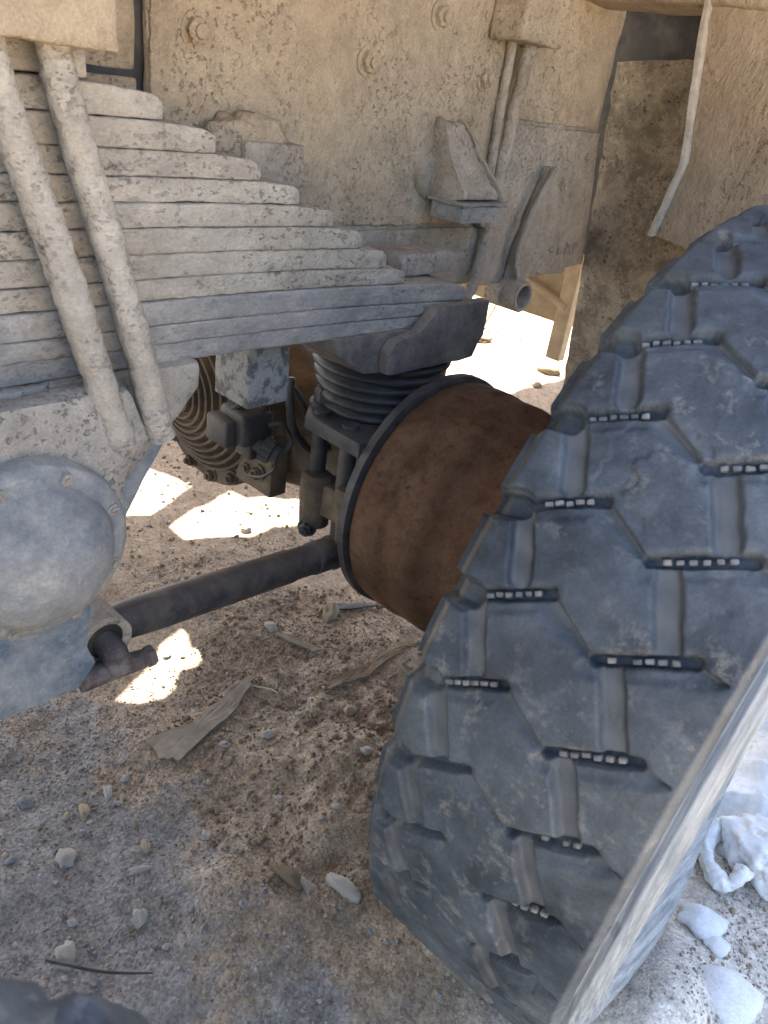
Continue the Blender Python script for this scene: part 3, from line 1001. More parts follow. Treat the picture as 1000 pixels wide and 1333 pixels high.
def rim(mat4):
    prof = [(-0.105, 0.285), (-0.095, 0.262), (-0.08, 0.256), (0.04, 0.256), (0.062, 0.262), (0.072, 0.285), (0.076, 0.285), (0.068, 0.25), (0.02, 0.235), (-0.03, 0.10), (-0.03, 0.0005)]
    V, F = lathe(prof, (0, 0, 0), (1, 0, 0), 64)
    V = V @ np.array(mat4.to_3x3()).T + np.array(mat4.translation)
    return Geo().add(V, F).build('wheel', M['rust'], truck)


w1 = rim(W1)
build_tyre(w1, W1, 82, 282)
# little stone-ejector blocks standing in the cross slots
for k in range(-4, 5):
    for side, (x0, t0, x1, t1) in enumerate(((-0.089, 145.25, -0.044, 142.45), (0.026, 144.7, 0.077, 141.65))):
        n_e = 6
        if (k, side) in ((3, 0), (4, 0)):
            continue
        g = Geo()
        for q in range(n_e):
            t = (q + 0.5) / n_e
            if ((k, side) in ((3, 1), (4, 1)) and q < 2) or random.random() < 0.05:
                continue
            x = x0 + (x1 - x0) * t
            a = math.radians(t0 + (t1 - t0) * t + k * PITCH)
            slope = math.atan2((t1 - t0) * WR * math.pi / 180, x1 - x0)
            rad = Vector((0, math.cos(a), math.sin(a)))
            tan = Vector((0, -math.sin(a), math.cos(a)))
            ex = (Vector((1, 0, 0)) * math.cos(slope) + tan * math.sin(slope)).normalized()
            ey = rad.cross(ex)
            c = Vector((x, 0, 0)) + rad * (WR - 0.0102 + random.uniform(-0.0012, 0.0008)) + ey * random.uniform(-0.0006, 0.0006)
            mrot = Matrix((ex, ey, rad)).transposed().to_4x4()
            V, F = rbox(c, (0.0068 * random.uniform(0.8, 1.12), 0.0046, 0.006), 0.0012, 0.02, mrot)
            g.add(V @ np.array(W1.to_3x3()).T + np.array(W1.translation), F)
        g.build('stone_ejector', M['groove'], w1, amp=0.0004, freq=200)

w2 = rim(W2)
build_tyre(w2, W2, -15, 60, step=0.25)


# ---- box hanging below the spring, wiring and valve on the axle
def hanging_box():
    o = Geo().add(*span((-0.885, -0.805), (0.628, 0.700), (0.762, 0.866), r=0.003, res=0.012)).build('spring_bump_box', M['box'], truck, amp=0.0006, freq=40, seed=80)
    return o


hanging_box()


def wiring():
    b = Geo().add(*span((-1.02, -0.95), (0.735, 0.80), (0.615, 0.675), r=0.008, res=0.015))
    b.add(*span((-1.00, -0.955), (0.755, 0.80), (0.585, 0.64), r=0.006, res=0.015))
    b.add(*span((-1.03, -0.97), (0.715, 0.745), (0.61, 0.66), r=0.006, res=0.02))
    v = b.build('valve_body', M['dark'], truck, amp=0.0015, freq=40, seed=81)
    c = Vector((-0.95, 0.775, 0.612))
    d = Vector((0.75, 0.45, -0.3)).normalized()
    prof = [(-0.01, 0.012), (0, 0.019)]
    g = Geo()
    g.add(*lathe([(-0.02, 0.012), (0.0, 0.013), (0.002, 0.021), (0.022, 0.021), (0.024, 0.016), (0.034, 0.015), (0.034, 0.0005)], c, d, 24))
    for k in range(12):
        a = 2 * math.pi * k / 12
        u = d.orthogonal().normalized()
        w_ = d.cross(u)
        e = (u * math.cos(a) + w_ * math.sin(a)) * 0.0205
        g.add(*tube([c + e + d * 0.003, c + e + d * 0.021], 0.0028, 6))
    g.build('connector', M['dark'], v)
    for pts, r in ((((-0.93, 0.80, 0.595), (-0.92, 0.815, 0.625), (-0.93, 0.80, 0.655), (-0.95, 0.79, 0.65)), 0.005),
                   (((-0.95, 0.83, 0.73), (-0.94, 0.825, 0.68), (-0.94, 0.84, 0.63), (-0.93, 0.88, 0.585), (-0.90, 0.925, 0.575), (-0.86, 0.95, 0.60), (-0.80, 0.95, 0.61)), 0.0075),
                   (((-0.97, 0.80, 0.74), (-0.95, 0.845, 0.70), (-0.93, 0.87, 0.64), (-0.91, 0.895, 0.60), (-0.87, 0.93, 0.565), (-0.80, 0.95, 0.56)), 0.0055),
                   (((-0.99, 0.74, 0.67), (-0.97, 0.78, 0.70), (-0.96, 0.79, 0.66), (-0.96, 0.775, 0.62)), 0.005),
                   (((-0.95, 0.79, 0.60), (-0.94, 0.80, 0.57), (-0.96, 0.79, 0.545), (-1.0, 0.79, 0.53)), 0.003)):
        Geo().add(*tube(pts, r, 10, sub=8)).build('cable', M['wire'], v, amp=0.0004, freq=120)


wiring()


# ---- things bolted on the frame: spring stop, bump stop, brake hose and clamp, eyelet arm
def frame_fittings():
    Geo().add(*span((-0.9135, -0.862), (0.650, 0.748), (1.045, 1.099), r=0.003, res=0.010)).build('spring_stop', M['frame2'], FR, amp=0.001, freq=40, seed=90)
    # bump stop: swept bracket with raised cheeks, rubber pad at its foot
    y0, y1 = 1.066, 1.186
    def curve(pts, n=5):
        o = []
        for i in range(len(pts) - 1):
            p = [pts[max(i - 1, 0)], pts[i], pts[i + 1], pts[min(i + 2, len(pts) - 1)]]
            for k in range(n):
                t = k / n
                o.append(tuple(0.5 * (2 * p[1][q] + (p[2][q] - p[0][q]) * t + (2 * p[0][q] - 5 * p[1][q] + 4 * p[2][q] - p[3][q]) * t * t + (3 * p[1][q] - p[0][q] - 3 * p[2][q] + p[3][q]) * t ** 3) for q in (0, 1)))
        return o + [pts[-1]]
    front = curve([(1.163, -0.914), (1.162, -0.895), (1.142, -0.872), (1.105, -0.848), (1.072, -0.815), (1.052, -0.790)])
    body = [(z - 0.016, x - 0.010) for z, x in front] + [(1.036, -0.80), (1.032, -0.86), (1.032, -0.914)]
    front = [(z, -0.914 + (x + 0.914) * 0.66) for z, x in front]
    body = [(z - 0.006, x - 0.004) for z, x in front] + [(1.036, -0.84), (1.032, -0.87), (1.032, -0.914)]
    cheek = front + [(1.038, -0.829), (1.032, -0.85), (1.028, -0.88), (1.028, -0.914)]
    a = cooked('bump_stop', [prism(body, 1, y0 + 0.012, y1 - 0.012)], M['frame2'], FR, 0.003, 0.010, 0.0024, 40, 91)
    cooked('cheek', [prism(cheek, 1, y0, y0 + 0.0115)], M['frame2'], a, 0.003, 0.009, 0.0014, 40, 92)
    cooked('cheek', [prism(cheek, 1, y1 - 0.0115, y1)], M['frame2'], a, 0.003, 0.009, 0.0014, 40, 93)
    for o in [a] + list(a.children):                      # narrower at the top
        for v in o.data.vertices:
            t = min(max((v.co.z - 1.04) / 0.12, 0), 1)
            v.co.z = v.co.z if v.co.z < 1.04 else 1.04 + (v.co.z - 1.04) * 0.90
            v.co.y = 1.126 + (v.co.y - 1.126) * (1 - 0.50 * t) - 0.030 * t
    cooked('foot_plate', [prism([(-0.905, y0 - 0.004), (-0.826, y0 - 0.004), (-0.832, y1 + 0.006), (-0.86, y1 + 0.012), (-0.905, y1 + 0.008)], 2, 1.0265, 1.032)], M['leaf_low'], a, 0.002, 0.012, 0.001, 40, 94)
    cooked('rubber_pad', [prism([(-0.90, y0 + 0.002), (-0.830, y0 + 0.002), (-0.838, y1), (-0.90, y1 + 0.004)], 2, 0.999, 1.026)], M['leaf_low'], a, 0.004, 0.012, 0.001, 40, 95)
    Geo().add(*lathe([(0, 0.0005), (0.0105, 0.0005), (0.0110, 0.026), (0.006, 0.034), (0, 0.036)], (-0.914, 1.066, 1.062), (1, 0, 0), 28)).build('mounting_boss', M['frame2'], a, amp=0.004, freq=40, seed=96)
    # hose and clamp
    pts = [(-0.885, 1.250, 1.30), (-0.890, 1.245, 1.20), (-0.895, 1.242, 1.08), (-0.897, 1.238, 0.96), (-0.895, 1.220, 0.87), (-0.90, 1.208, 0.845)]
    h = Geo().add(*tube(pts, [0.0115] * 6, 14, sub=10)).build('brake_hose', M['frame2'], FR, amp=0.0013, freq=60, seed=97)
    pts = [(-0.905, 1.222, 1.28), (-0.905, 1.222, 1.16), (-0.905, 1.225, 1.06), (-0.905, 1.23, 0.98)]
    Geo().add(*tube(pts, [0.0085] * 4, 10, sub=6)).build('brake_hose', M['frame2'], FR, amp=0.0013, freq=60, seed=98)
    Geo().add(*span((-0.914, -0.845), (1.165, 1.282), (1.272, 1.40), r=0.008, res=0.012)).build('hose_clamp', M['frame'], FR, amp=0.003, freq=30, seed=99)
    # flat arm running down to a tube eyelet
    arm = [(1.408, 1.090), (1.400, 1.085), (1.378, 1.020), (1.352, 0.945), (1.338, 0.880), (1.310, 0.852), (1.318, 0.828), (1.37, 0.826), (1.40, 0.86), (1.412, 0.93), (1.420, 1.0)]
    a = cooked('eyelet_arm', [prism(arm, 0, -0.9105, -0.893)], M['frame2'], FR, 0.005, 0.010, 0.0014, 40, 100)
    Geo().add(*tube([(-0.885, 1.404, 1.085), (-0.885, 1.372, 1.035), (-0.885, 1.346, 0.975), (-0.885, 1.338, 0.92), (-0.880, 1.350, 0.878)], 0.0065, 10, sub=6)).build('strap', M['frame2'], a, amp=0.0012, freq=60, seed=101)
    Geo().add(*lathe([(-0.075, 0.019), (-0.075, 0.031), (0.0, 0.031), (0.003, 0.029), (0.003, 0.0235), (-0.002, 0.0215), (-0.07, 0.021)], (-0.862, 1.352, 0.848), (1, 0, 0), 32)).build('eyelet', M['frame2'], a, amp=0.0006, freq=60, seed=102)


frame_fittings()


# ---- mud flap, side sheet, cross beam, deck, far panels
def body():
    # ragged left edge of the flap
    ys = np.linspace(0, 1, 26)
    edge = [(-0.940 + 0.065 * t + 0.004 * math.sin(t * 60) * random.random(), 1.287 - 0.69 * t) for t in ys]
    poly = [(z, x) for x, z in edge] + [(0.597, -0.30), (1.302, -0.30), (1.303, -0.79)]
    cooked('mud_flap', [prism(poly, 1, 1.605 + 0.03, 1.605 + 0.046)], M['flap'], truck, 0.0, 0.018, 0.0016, 22, 110)
    Geo().add(*span((-1.02, -0.55), (1.70, 1.715), (0.9, 1.62), r=0.003, res=0.05)).build('dark_gap_sheet', M['dark'], truck, amp=0.002, freq=12, seed=111)  # dark sheet added in place of the shade in the gap behind the flap
    # side sheet with a folded edge, hanging from the beam
    L = [(-0.668, 1.40), (-0.664, 1.34), (-0.640, 1.20), (-0.629, 1.135), (-0.642, 1.055), (-0.650, 1.010)]
    poly = [(z, x) for x, z in L] + [(1.0, -0.56), (1.00, 0.25), (1.40, 0.25)]
    sh = cooked('side_sheet', [prism(poly, 1, 1.412, 1.422)], M['sheet'], truck, 0.0, 0.014, 0.0014, 26, 112)
    f = [(z, x - 0.0) for x, z in L] + [(z, x - 0.010) for x, z in L[::-1]]
    cooked('folded_edge', [prism(f, 1, 1.398, 1.428)], M['edge'], sh, 0.0015, 0.012, 0.0012, 50, 113)
    Geo().add(*span((-1.10, 0.5), (1.40, 1.53), (1.362, 1.56), r=0.012, res=0.03)).build('cross_beam', M['sheet'], truck, amp=0.003, freq=14, seed=114)
    # far side boxes seen through the gap below the frame
    b = Geo().add(*span((-1.62, -1.105), (2.02, 2.42), (0.640, 1.20), r=0.01, res=0.06)).build('rear_box', M['beige'], truck, amp=0.002, freq=8, seed=115)
    Geo().add(*span((-1.145, -1.098), (1.985, 2.018), (0.545, 1.2), r=0.004, res=0.05)).build('box_post', M['beige'], b)
    Geo().add(*tube([(-1.62, 2.0, 0.66), (-1.40, 1.99, 0.74), (-1.25, 1.99, 0.735), (-1.12, 1.99, 0.70)], 0.012, 10, sub=6)).build('box_rib', M['beige'], b)


body()

# ---- deck overhead: unseen plates, openings made up to shape the sun patches
GP = {
    'a': [(-1.83, 0.94), (-2.055, 1.169), (-1.846, 1.236), (-1.768, 1.039)],
    'b': [(-1.671, 1.043), (-1.75, 1.314), (-1.684, 1.325), (-1.66, 1.39), (-1.581, 1.49), (-1.50, 1.40), (-1.496, 1.355), (-1.52, 1.30), (-1.505, 1.204), (-1.585, 1.038)],
    'c': [(-1.147, 0.586), (-1.185, 0.655), (-1.19, 0.70), (-1.235, 0.753), (-1.242, 0.816), (-1.18, 0.79), (-1.153, 0.829), (-1.135, 0.78), (-1.14, 0.731), (-1.105, 0.70), (-1.096, 0.673), (-1.11, 0.62)],
}


def sun_mask_deck():
    zt = 1.66
    k = 1.0 / SUN_DIR.z
    bm = bmesh.new()
    outer = [(-3.45, -3.0), (-0.22, -3.0), (-0.22, 5.2), (-2.72, 5.2), (-2.78, 2.95), (-3.45, 2.75)]  # outline notched to set where the shade ends on the ground
    edges = []

    def loop(pts):
        vs = [bm.verts.new((x, y, zt)) for x, y in pts]
        for i in range(len(vs)):
            edges.append(bm.edges.new((vs[i], vs[(i + 1) % len(vs)])))
    loop(outer)
    sx, sy = SUN_DIR.x / SUN_DIR.z * zt, SUN_DIR.y / SUN_DIR.z * zt
    for key, pts in GP.items():
        loop([(x + sx, y + sy) for x, y in pts])
    r = bmesh.ops.triangle_fill(bm, use_beauty=True, use_dissolve=False, edges=edges)
    faces = [f for f in bm.faces]
    # drop triangles inside the openings

    def inside(p, poly):
        c = False
        for i in range(len(poly)):
            (x1, y1), (x2, y2) = poly[i], poly[i - 1]
            if (y1 > p.y) != (y2 > p.y) and p.x < (x2 - x1) * (p.y - y1) / (y2 - y1) + x1:
                c = not c
        return c
    dead = [f for f in faces if any(inside(f.calc_center_median(), [(x + sx, y + sy) for x, y in pts]) for pts in GP.values())]
    if dead:
        bmesh.ops.delete(bm, geom=dead, context='FACES')
    ex = bmesh.ops.extrude_face_region(bm, geom=list(bm.faces))
    for v in [g for g in ex['geom'] if isinstance(g, bmesh.types.BMVert)]:
        v.co.z += 0.006
    bmesh.ops.recalc_face_normals(bm, faces=bm.faces)
    me = bpy.data.meshes.new('sun_mask_deck')
    bm.to_mesh(me)
    bm.free()
    link('sun_mask_deck', me, M['sun_mask_deck'], truck)


sun_mask_deck()

# ================================================================== LOOSE THINGS ON THE GROUND
def zat(x, y):
    return float(gz(x, y)[0])


ROCKS = [icomesh('rock_shape', 3, s, a) for s, a in ((1, .32), (2, .42), (3, .38), (4, .5), (5, .4), (6, .3))]
ROCKM = {}


def rock(name, x, y, size, mat, label, cat, group=None, flat=(1, 1, 0.6), rz=None, k=None, sink=0.25, tilt=0.0):
    k = random.randrange(len(ROCKS)) if k is None else k
    key = (k, mat)
    if key not in ROCKM:
        me = ROCKS[k].copy()
        me.materials.append(M[mat])
        ROCKM[key] = me
    o = bpy.data.objects.new(name, ROCKM[key])
    COL.objects.link(o)
    o.scale = (size * flat[0], size * flat[1], size * flat[2])
    o.rotation_euler = (tilt, 0, random.uniform(0, 6.28) if rz is None else rz)
    o.location = (x, y, zat(x, y) + size * flat[2] * (1 - 2 * sink))
    tag(o, label, cat, group)
    return o


PG = 'pebbles lying on the gravel'
NAMED = [
    (-1.075, 1.135, 0.024, 'pebble2', 'brown knobbly stone standing on a dark scrap beside the brake drum', (0.8, 0.8, 1.25)),
    (-1.125, 0.980, 0.017, 'pebble', 'pale rounded pebble just below the torque rod', (1, 0.8, 0.8)),
    (-0.512, 0.650, 0.027, 'pebble', 'long pale oval pebble lying close to the foot of the tyre', (1.25, 0.62, 0.55)),
    (-0.853, 0.334, 0.019, 'pebble', 'broad pale pebble with tan stain on the left gravel', (1.1, 0.8, 0.55)),
    (-1.005, 0.335, 0.014, 'pebble3', 'round bluish pebble under the blue-grey bracket', (1, 0.9, 0.7)),
    (-0.922, 0.402, 0.014, 'pebble2', 'orange-tan flat pebble between the blue pebble and the broad pale one', (1.3, 0.7, 0.5)),
    (-0.865, 0.770, 0.015, 'pebble', 'whitish pebble right of the flat scrap sheet', (1, 0.8, 0.7)),
    (-0.810, 0.947, 0.015, 'pebble2', 'tan stone on top of the brown clods', (1, 0.9, 0.9)),
    (-0.899, 0.687, 0.009, 'pebble', 'small white pebble at the edge of the flat scrap sheet', (1.2, 0.8, 0.6)),
    (-0.693, 0.880, 0.011, 'pebble', 'cream pebble touching the inner edge of the tyre', (1, 0.9, 0.9)),
    (-0.759, 0.414, 0.013, 'pebble', 'thin white angular chip in the middle of the gravel', (1.4, 0.5, 0.4)),
    (-0.683, 0.373, 0.014, 'pebble', 'white lumpy pebble half sunk in the grey gravel', (1, 0.9, 0.8)),
    (-0.790, 0.446, 0.012, 'pebble2', 'tan upright pebble beside a smaller cream one', (0.7, 1.1, 0.7)),
    (-0.703, 0.263, 0.020, 'pebble', 'flat whitish pebble beside the black wire', (1.1, 0.8, 0.5)),
    (-0.556, 0.607, 0.012, 'pebble', 'pale flat chip left of the long oval pebble', (1.2, 0.8, 0.5)),
    (-0.585, 0.590, 0.022, 'clod', 'tan flat clod left of the pale flat chip', (1.35, 0.6, 0.5)),
    (-1.535, 1.213, 0.018, 'pebble', 'pale stone at the edge of the bright sun patch', (1, 0.8, 0.7)),
    (-0.937, 0.455, 0.012, 'pebble', 'pale flattened pebble under the tip of the scrap sheet', (1.4, 0.7, 0.5)),
    (-0.634, 0.745, 0.009, 'pebble', 'small pale pebble on the brown earth near the tyre', (1, 0.8, 0.7)),
    (-0.747, 0.538, 0.009, 'pebble', 'pair-sized pale pebble where brown earth meets grey gravel', (1.2, 0.8, 0.7)),
]
for (x, y, s, m, lab, fl) in NAMED:
    rock('pebble', x, y, s, m, lab, 'pebble', PG, fl, sink=0.34)
GL = {'pebble': 'small pale pebble lying loose on the shaded gravel', 'pebble2': 'small tan pebble lying loose on the shaded gravel', 'pebble3': 'small grey pebble lying loose on the shaded gravel'}
n_p = 0
while n_p < 110:
    x, y = random.uniform(-1.45, -0.33), random.uniform(0.18, 1.35)
    if abs(y - 0.62 - (x + 0.7) * -0.3) > 0.6 or (x > -0.42 and y > 0.55):
        continue
    m = random.choices(['pebble', 'pebble2', 'pebble3'], [5, 2, 3])[0]
    s = 0.0034 + 0.0058 * random.random() ** 2.6
    rock('pebble', x, y, s, m, GL[m], 'pebble', 'small ' + {'pebble': 'pale', 'pebble2': 'tan', 'pebble3': 'grey'}[m] + ' pebbles strewn over the gravel',
         (random.uniform(0.9, 1.3), random.uniform(0.7, 1), random.uniform(0.5, 0.85)), sink=0.2)
    n_p += 1

# white lumps and crumpled plastic by the outer side of the tyre
WL = [(-0.060, 1.075, 0.036, 'white', 'white flat-topped stone just below the crumpled plastic', (1.25, 0.8, 0.6)),
      (0.020, 0.965, 0.048, 'white', 'large half-buried white stone nearest the corner', (1.2, 0.85, 0.5)),
      (-0.025, 1.05, 0.020, 'white', 'small white stone behind the flat-topped one', (1.2, 0.9, 0.5))]
for (x, y, s, m, lab, fl) in WL:
    rock('stone', x, y, s, m, lab, 'stone', 'white stones beside the tyre', fl, sink=0.30, rz=0.6, k=5)


def plastic():
    n, m = 90, 70
    u, v = np.meshgrid(np.linspace(0, 1, n), np.linspace(0, 1, m), indexing='ij')
    u, v = u.ravel(), v.ravel()
    x = -0.22 + 0.55 * v + 0.05 * np.sin(u * 5)
    y = 1.24 + 0.62 * u
    P = np.stack([x, y, np.zeros_like(x)], -1)
    d = np.minimum(np.minimum(u, 1 - u), np.minimum(v, 1 - v))
    ridge = 1 - np.abs(fbm(P, 7, 3, 120))
    z = gz(x, y) + smooth(0, 0.14, d) * (0.035 + 0.055 * np.clip(ridge, 0, 1) ** 2 + 0.02 * fbm(P, 11, 3, 121)) + 0.004
    x = x + 0.02 * fbm(P, 6, 3, 124)
    y = y + 0.03 * fbm(P, 6, 3, 125)
    i, j = np.meshgrid(np.arange(n - 1), np.arange(m - 1), indexing='ij')
    a = (i * m + j).ravel()
    F = np.stack([a, a + m, a + m + 1, a + 1], -1)
    o = mesh_np('plastic_sheet', np.stack([x, y, z], -1), F, M['white'])
    so = o.modifiers.new('thickness', 'SOLIDIFY')
    so.thickness = 0.0015
    tag(o, 'crumpled dirty white plastic sheet on the ground beyond the outer side of the tyre', 'plastic sheet')
    # knotted bag lump with a loop handle lying on the near edge
    me = icomesh('plastic_bag', 5, 12, 0.34, (0.085, 0.075, 0.055))
    co = np.empty(len(me.vertices) * 3)
    me.vertices.foreach_get('co', co)
    co = co.reshape(-1, 3)
    co *= (1 + 0.16 * np.abs(fbm(co, 22, 4, 130)))[:, None]
    me.vertices.foreach_set('co', co.astype(np.float32).ravel())
    me.update()
    b = link('plastic_bag', me, M['white'])
    b.location = (-0.035, 1.27, zat(-0.035, 1.27) + 0.03)
    tag(b, 'knotted white plastic bag with a loop handle, next to the white stones', 'plastic bag')
    z0 = zat(-0.1, 1.2)
    pts = [(-0.095, 1.285, z0 + 0.05), (-0.125, 1.255, z0 + 0.03), (-0.118, 1.205, z0 + 0.018), (-0.080, 1.165, z0 + 0.016), (-0.052, 1.168, z0 + 0.02), (-0.050, 1.20, z0 + 0.04)]
    Geo().add(*tube(pts, [0.010, 0.017, 0.014, 0.018, 0.011, 0.014], 16, sub=12)).build('handle', M['white'], b, amp=0.005, freq=45, seed=131, crust=0.004)


plastic()
st = Geo().add(*tube([(-0.22, 1.60, 0.06), (-0.17, 1.72, 0.10), (-0.10, 1.85, 0.15)], [0.012, 0.011, 0.010], 8, sub=5)).build('stick', M['dark'], amp=0.002, freq=40)
tag(st, 'dark straight stick leaning behind the tyre above the white plastic', 'stick')


def flat_scrap(name, pts, thick, label, cat, mat='slate', seed=0, lift=0.006):
    c = np.mean(pts, 0)
    cx, cy = c
    out = []
    for i in range(len(pts)):
        a, b = np.array(pts[i]), np.array(pts[(i + 1) % len(pts)])
        for k in range(5):
            q = a + (b - a) * k / 5
            nrm = np.array([b[1] - a[1], a[0] - b[0]])
            nrm = nrm / (np.linalg.norm(nrm) + 1e-9)
            out.append(q + nrm * random.uniform(-0.004, 0.004))
    bm = bmesh.new()
    rings = []
    for f in (1.0, 0.75, 0.5, 0.25):
        rings.append([bm.verts.new((cx + (p[0] - cx) * f, cy + (p[1] - cy) * f, 0)) for p in out])
    ce = bm.verts.new((cx, cy, 0))
    n = len(out)
    for r0, r1 in zip(rings[:-1], rings[1:]):
        for i in range(n):
            bm.faces.new((r0[i], r0[(i + 1) % n], r1[(i + 1) % n], r1[i]))
    for i in range(n):
        bm.faces.new((rings[-1][i], rings[-1][(i + 1) % n], ce))
    for v in bm.verts:
        v.co.z = zat(v.co.x, v.co.y) * 0.6 + zat(cx, cy) * 0.4 + lift + 0.003 * math.sin(v.co.x * 40 + seed) * math.cos(v.co.y * 33)
    bmesh.ops.recalc_face_normals(bm, faces=bm.faces)
    ex = bmesh.ops.extrude_face_region(bm, geom=list(bm.faces))
    for v in [g for g in ex['geom'] if isinstance(g, bmesh.types.BMVert)]:
        v.co.z += thick
    bmesh.ops.recalc_face_normals(bm, faces=bm.faces)
    me = bpy.data.meshes.new(name)
    bm.to_mesh(me)
    bm.free()
    o = link(name, me, M[mat])
    tag(o, label, cat)
    return o


flat_scrap('cardboard_scrap', [(-0.997, 0.569), (-0.965, 0.63), (-1.0, 0.72), (-1.03, 0.845), (-1.0, 0.83), (-0.952, 0.728), (-0.911, 0.592), (-0.94, 0.565)], 0.003,
           'flat dusty sheet of cardboard half buried in the gravel below the torque rod', 'cardboard')
flat_scrap('bark_scrap', [(-1.10, 0.97), (-1.08, 1.0), (-0.985, 1.035), (-1.0, 1.01)], 0.004, 'thin brown strip of bark in front of the knobbly stone', 'bark', seed=2)
flat_scrap('bark_scrap', [(-1.12, 1.15), (-1.07, 1.21), (-1.02, 1.255), (-1.04, 1.215), (-1.09, 1.15)], 0.004, 'dark flat scrap under the knobbly stone by the brake drum', 'scrap', 'dark', seed=3)
flat_scrap('cardboard_scrap', [(-0.90, 0.96), (-0.885, 1.09), (-0.90, 1.23), (-0.86, 1.22), (-0.86, 1.05), (-0.88, 0.955)], 0.003,
           'narrow dusty scrap of card lying on the clods below the brake drum', 'cardboard', 'clod', seed=4)
wpts = [(-0.712, 0.236), (-0.68, 0.258), (-0.645, 0.285), (-0.615, 0.315), (-0.592, 0.340)]
wr = Geo().add(*tube([(x, y, zat(x, y) + 0.008 + 0.004 * i * (4 - i) / 4) for i, (x, y) in enumerate(wpts)], [0.0022, 0.0025, 0.0025, 0.002, 0.0012], 8, sub=8)).build('wire', M['wire'])
tag(wr, 'thin bent black wire on the gravel next to the dark tyre in the corner', 'wire')
tw = Geo().add(*tube([(x, y, zat(x, y) + 0.006) for x, y in ((-1.005, 0.828), (-0.985, 0.842), (-0.965, 0.858), (-0.948, 0.862))], [0.0016, 0.002, 0.0016, 0.0008], 6, sub=5)).build('twig', M['edge'])
tag(tw, 'short pale curved twig beside the tip of the cardboard sheet', 'twig')

# caked heap of sand on the spring stop
me = icomesh('sand_heap', 4, 33, 0.22, (0.030, 0.055, 0.036))
co = np.empty(len(me.vertices) * 3)
me.vertices.foreach_get('co', co)
co = co.reshape(-1, 3)
co *= (1 + 0.10 * fbm(co, 60, 4, 140))[:, None]
me.vertices.foreach_set('co', co.astype(np.float32).ravel())
me.update()
sh = link('sand_heap', me, M['frame'])
sh.location = (-0.893, 0.675, 1.100)
tag(sh, 'caked heap of sand lying on the small box bracket of the frame', 'sand')
rock('pebble', -0.80, 0.668, 0.006, 'pebble', 'tiny white pebble lying on a leaf end of the spring', 'pebble').location = (-0.79, 0.672, 1.049)

# weeds and stones in the sun beyond the truck
def weed(x, y, h, label, seed):
    random.seed(seed)
    e = bpy.data.objects.new('dry_weed', None)
    COL.objects.link(e)
    z0 = zat(x, y)
    e.location = (x, y, z0)
    tag(e, label, 'weed', 'dry weeds beyond the truck')
    for k in range(3):
        a = random.uniform(0, 6.28)
        top = Vector((x + 0.12 * math.cos(a), y + 0.12 * math.sin(a), z0 + h * random.uniform(0.7, 1)))
        mid = Vector((x, y, z0)).lerp(top, 0.5) + Vector((0.02, 0.01, 0.03))
        s = Geo().add(*tube([(x, y, z0 - 0.01), mid, top], [0.006, 0.005, 0.003], 6, sub=5)).build('stem', M['twig'], e)
        g = Geo()
        for q in range(16):
            t = random.uniform(0.35, 1)
            p = Vector((x, y, z0)).lerp(top, t) + Vector([random.uniform(-0.045, 0.045) for _ in range(3)])
            a2 = Vector([random.uniform(-1, 1) for _ in range(3)]).normalized() * random.uniform(0.012, 0.03)
            b2 = Vector([random.uniform(-1, 1) for _ in range(3)]).normalized() * 0.010
            g.add([p - a2, p + b2, p + a2, p - b2], [(0, 1, 2, 3)])
        g.build('leaf', M['twig'], s)
    random.seed(seed + 100)


weed(-2.62, 3.75, 0.42, 'tall dry weed standing in the sun beyond the rubber cushion', 5)
weed(-2.75, 3.35, 0.30, 'low dry weed in the sun close to the spring end', 6)
for x, y, s, lab in ((-1.95, 3.45, 0.06, 'largest lump of dry earth behind the drum, beside the mud flap'),
                     (-2.45, 3.5, 0.05, 'sunlit lump of earth below the far box'), (-1.85, 3.2, 0.03, 'small earth lump between drum and mud flap')):
    rock('clod', x, y, s, 'clod', lab, 'clod', 'earth lumps behind the brake drum', (1.3, 0.9, 0.5), sink=0.35)


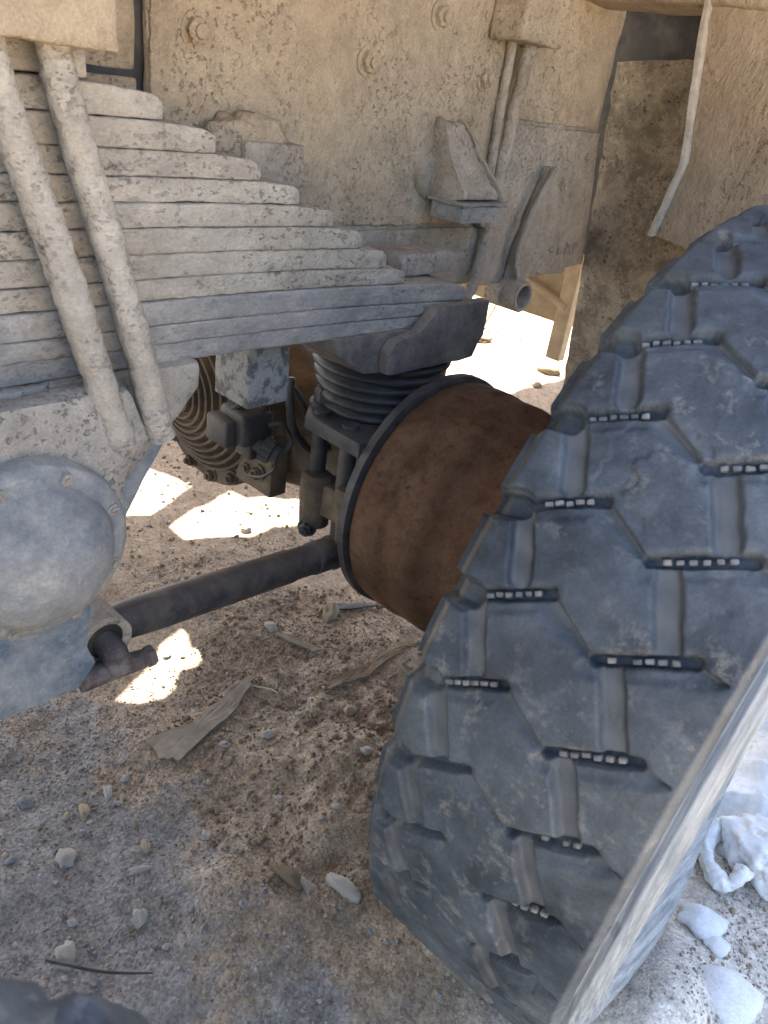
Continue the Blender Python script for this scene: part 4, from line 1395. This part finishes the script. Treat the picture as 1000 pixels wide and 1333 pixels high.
# ---- gravel and clods that nobody could count
def scatter(name, X, Y, size, mats, kinds, label, squash=(0.5, 0.9), sink=0.15):
    n = len(X)
    bm = bmesh.new()
    bmesh.ops.create_icosphere(bm, subdivisions=1, radius=1.0)
    bv = np.array([v.co[:] for v in bm.verts])
    bf = np.array([[v.index for v in f.verts] for f in bm.faces])
    bm.free()
    nv = len(bv)
    V = np.repeat(bv[None], n, 0) * (1 + 0.28 * rng.standard_normal((n, nv, 1)).clip(-1.2, 1.2))
    V = V * np.stack([rng.uniform(0.8, 1.25, n), rng.uniform(0.7, 1.0, n), rng.uniform(*squash, n)], -1)[:, None, :]
    # random tumble
    q = rng.standard_normal((n, 3))
    q[:, 2] *= 2.5
    q /= np.linalg.norm(q, axis=1, keepdims=True)
    ang = rng.uniform(0, 6.28, n)
    c, s = np.cos(ang)[:, None, None], np.sin(ang)[:, None, None]
    K = q[:, None, :]
    V = V * c + np.cross(np.broadcast_to(K, V.shape), V) * s + K * (np.sum(K * V, -1, keepdims=True)) * (1 - c)
    V = V * size[:, None, None]
    z = gz(X, Y)
    V[:, :, 0] += X[:, None]
    V[:, :, 1] += Y[:, None]
    V[:, :, 2] += (z + size * (0.55 - sink))[:, None]
    F = bf[None] + (np.arange(n) * nv)[:, None, None]
    o = mesh_np(name, V.reshape(-1, 3), F.reshape(-1, 3), [M[m] for m in mats], None, False)
    o.data.polygons.foreach_set('material_index', np.repeat(kinds, len(bf)).astype(np.int32))
    o.data.update()
    tag(o, label, kind='stuff')
    return o


n = 52000
X = rng.uniform(-1.5, 0.12, n)
Y = rng.uniform(0.12, 1.6, n)
P = np.stack([X, Y, 0 * X], -1)
dens = 0.55 + 0.6 * fbm(P, 4, 3, 200)
keep = (rng.random(n) < dens) & ~((X > -0.34) & (X < -0.06) & (Y > 0.85) & (Y < 1.15))
X, Y = X[keep], Y[keep]
size = 0.0010 + 0.0024 * rng.random(len(X)) ** 3.0 + 0.003 * (rng.random(len(X)) > 0.985)
scatter('gravel', X, Y, size, ['pebble', 'pebble2', 'pebble3', 'clod'], np.where(X > -0.24, rng.choice([0, 1], len(X)), rng.choice(4, len(X), p=[0.24, 0.24, 0.26, 0.26])), 'fine loose gravel strewn over the soil')
n = 6500
a, r = rng.uniform(0, 6.283, n), np.sqrt(rng.random(n))
X = -0.80 + 0.42 * r * np.cos(a) - 0.10 * r * np.sin(a)
Y = 0.95 + 0.42 * r * np.sin(a)
size = 0.0010 + 0.0062 * rng.random(n) ** 7
scatter('soil_clods', X, Y, size, ['clod'], np.zeros(n, int), 'loose brown soil crumbs heaped below the brake drum', (0.6, 1.0))
n = 3500
X = rng.uniform(-2.6, -1.3, n)
Y = rng.uniform(0.8, 2.6, n)
size = 0.0018 + 0.006 * rng.random(n) ** 5
scatter('far_gravel', X, Y, size, ['clod', 'pebble2', 'pebble3'], rng.choice(3, n, p=[0.35, 0.5, 0.15]), 'coarser gravel on the soil beneath the axle')
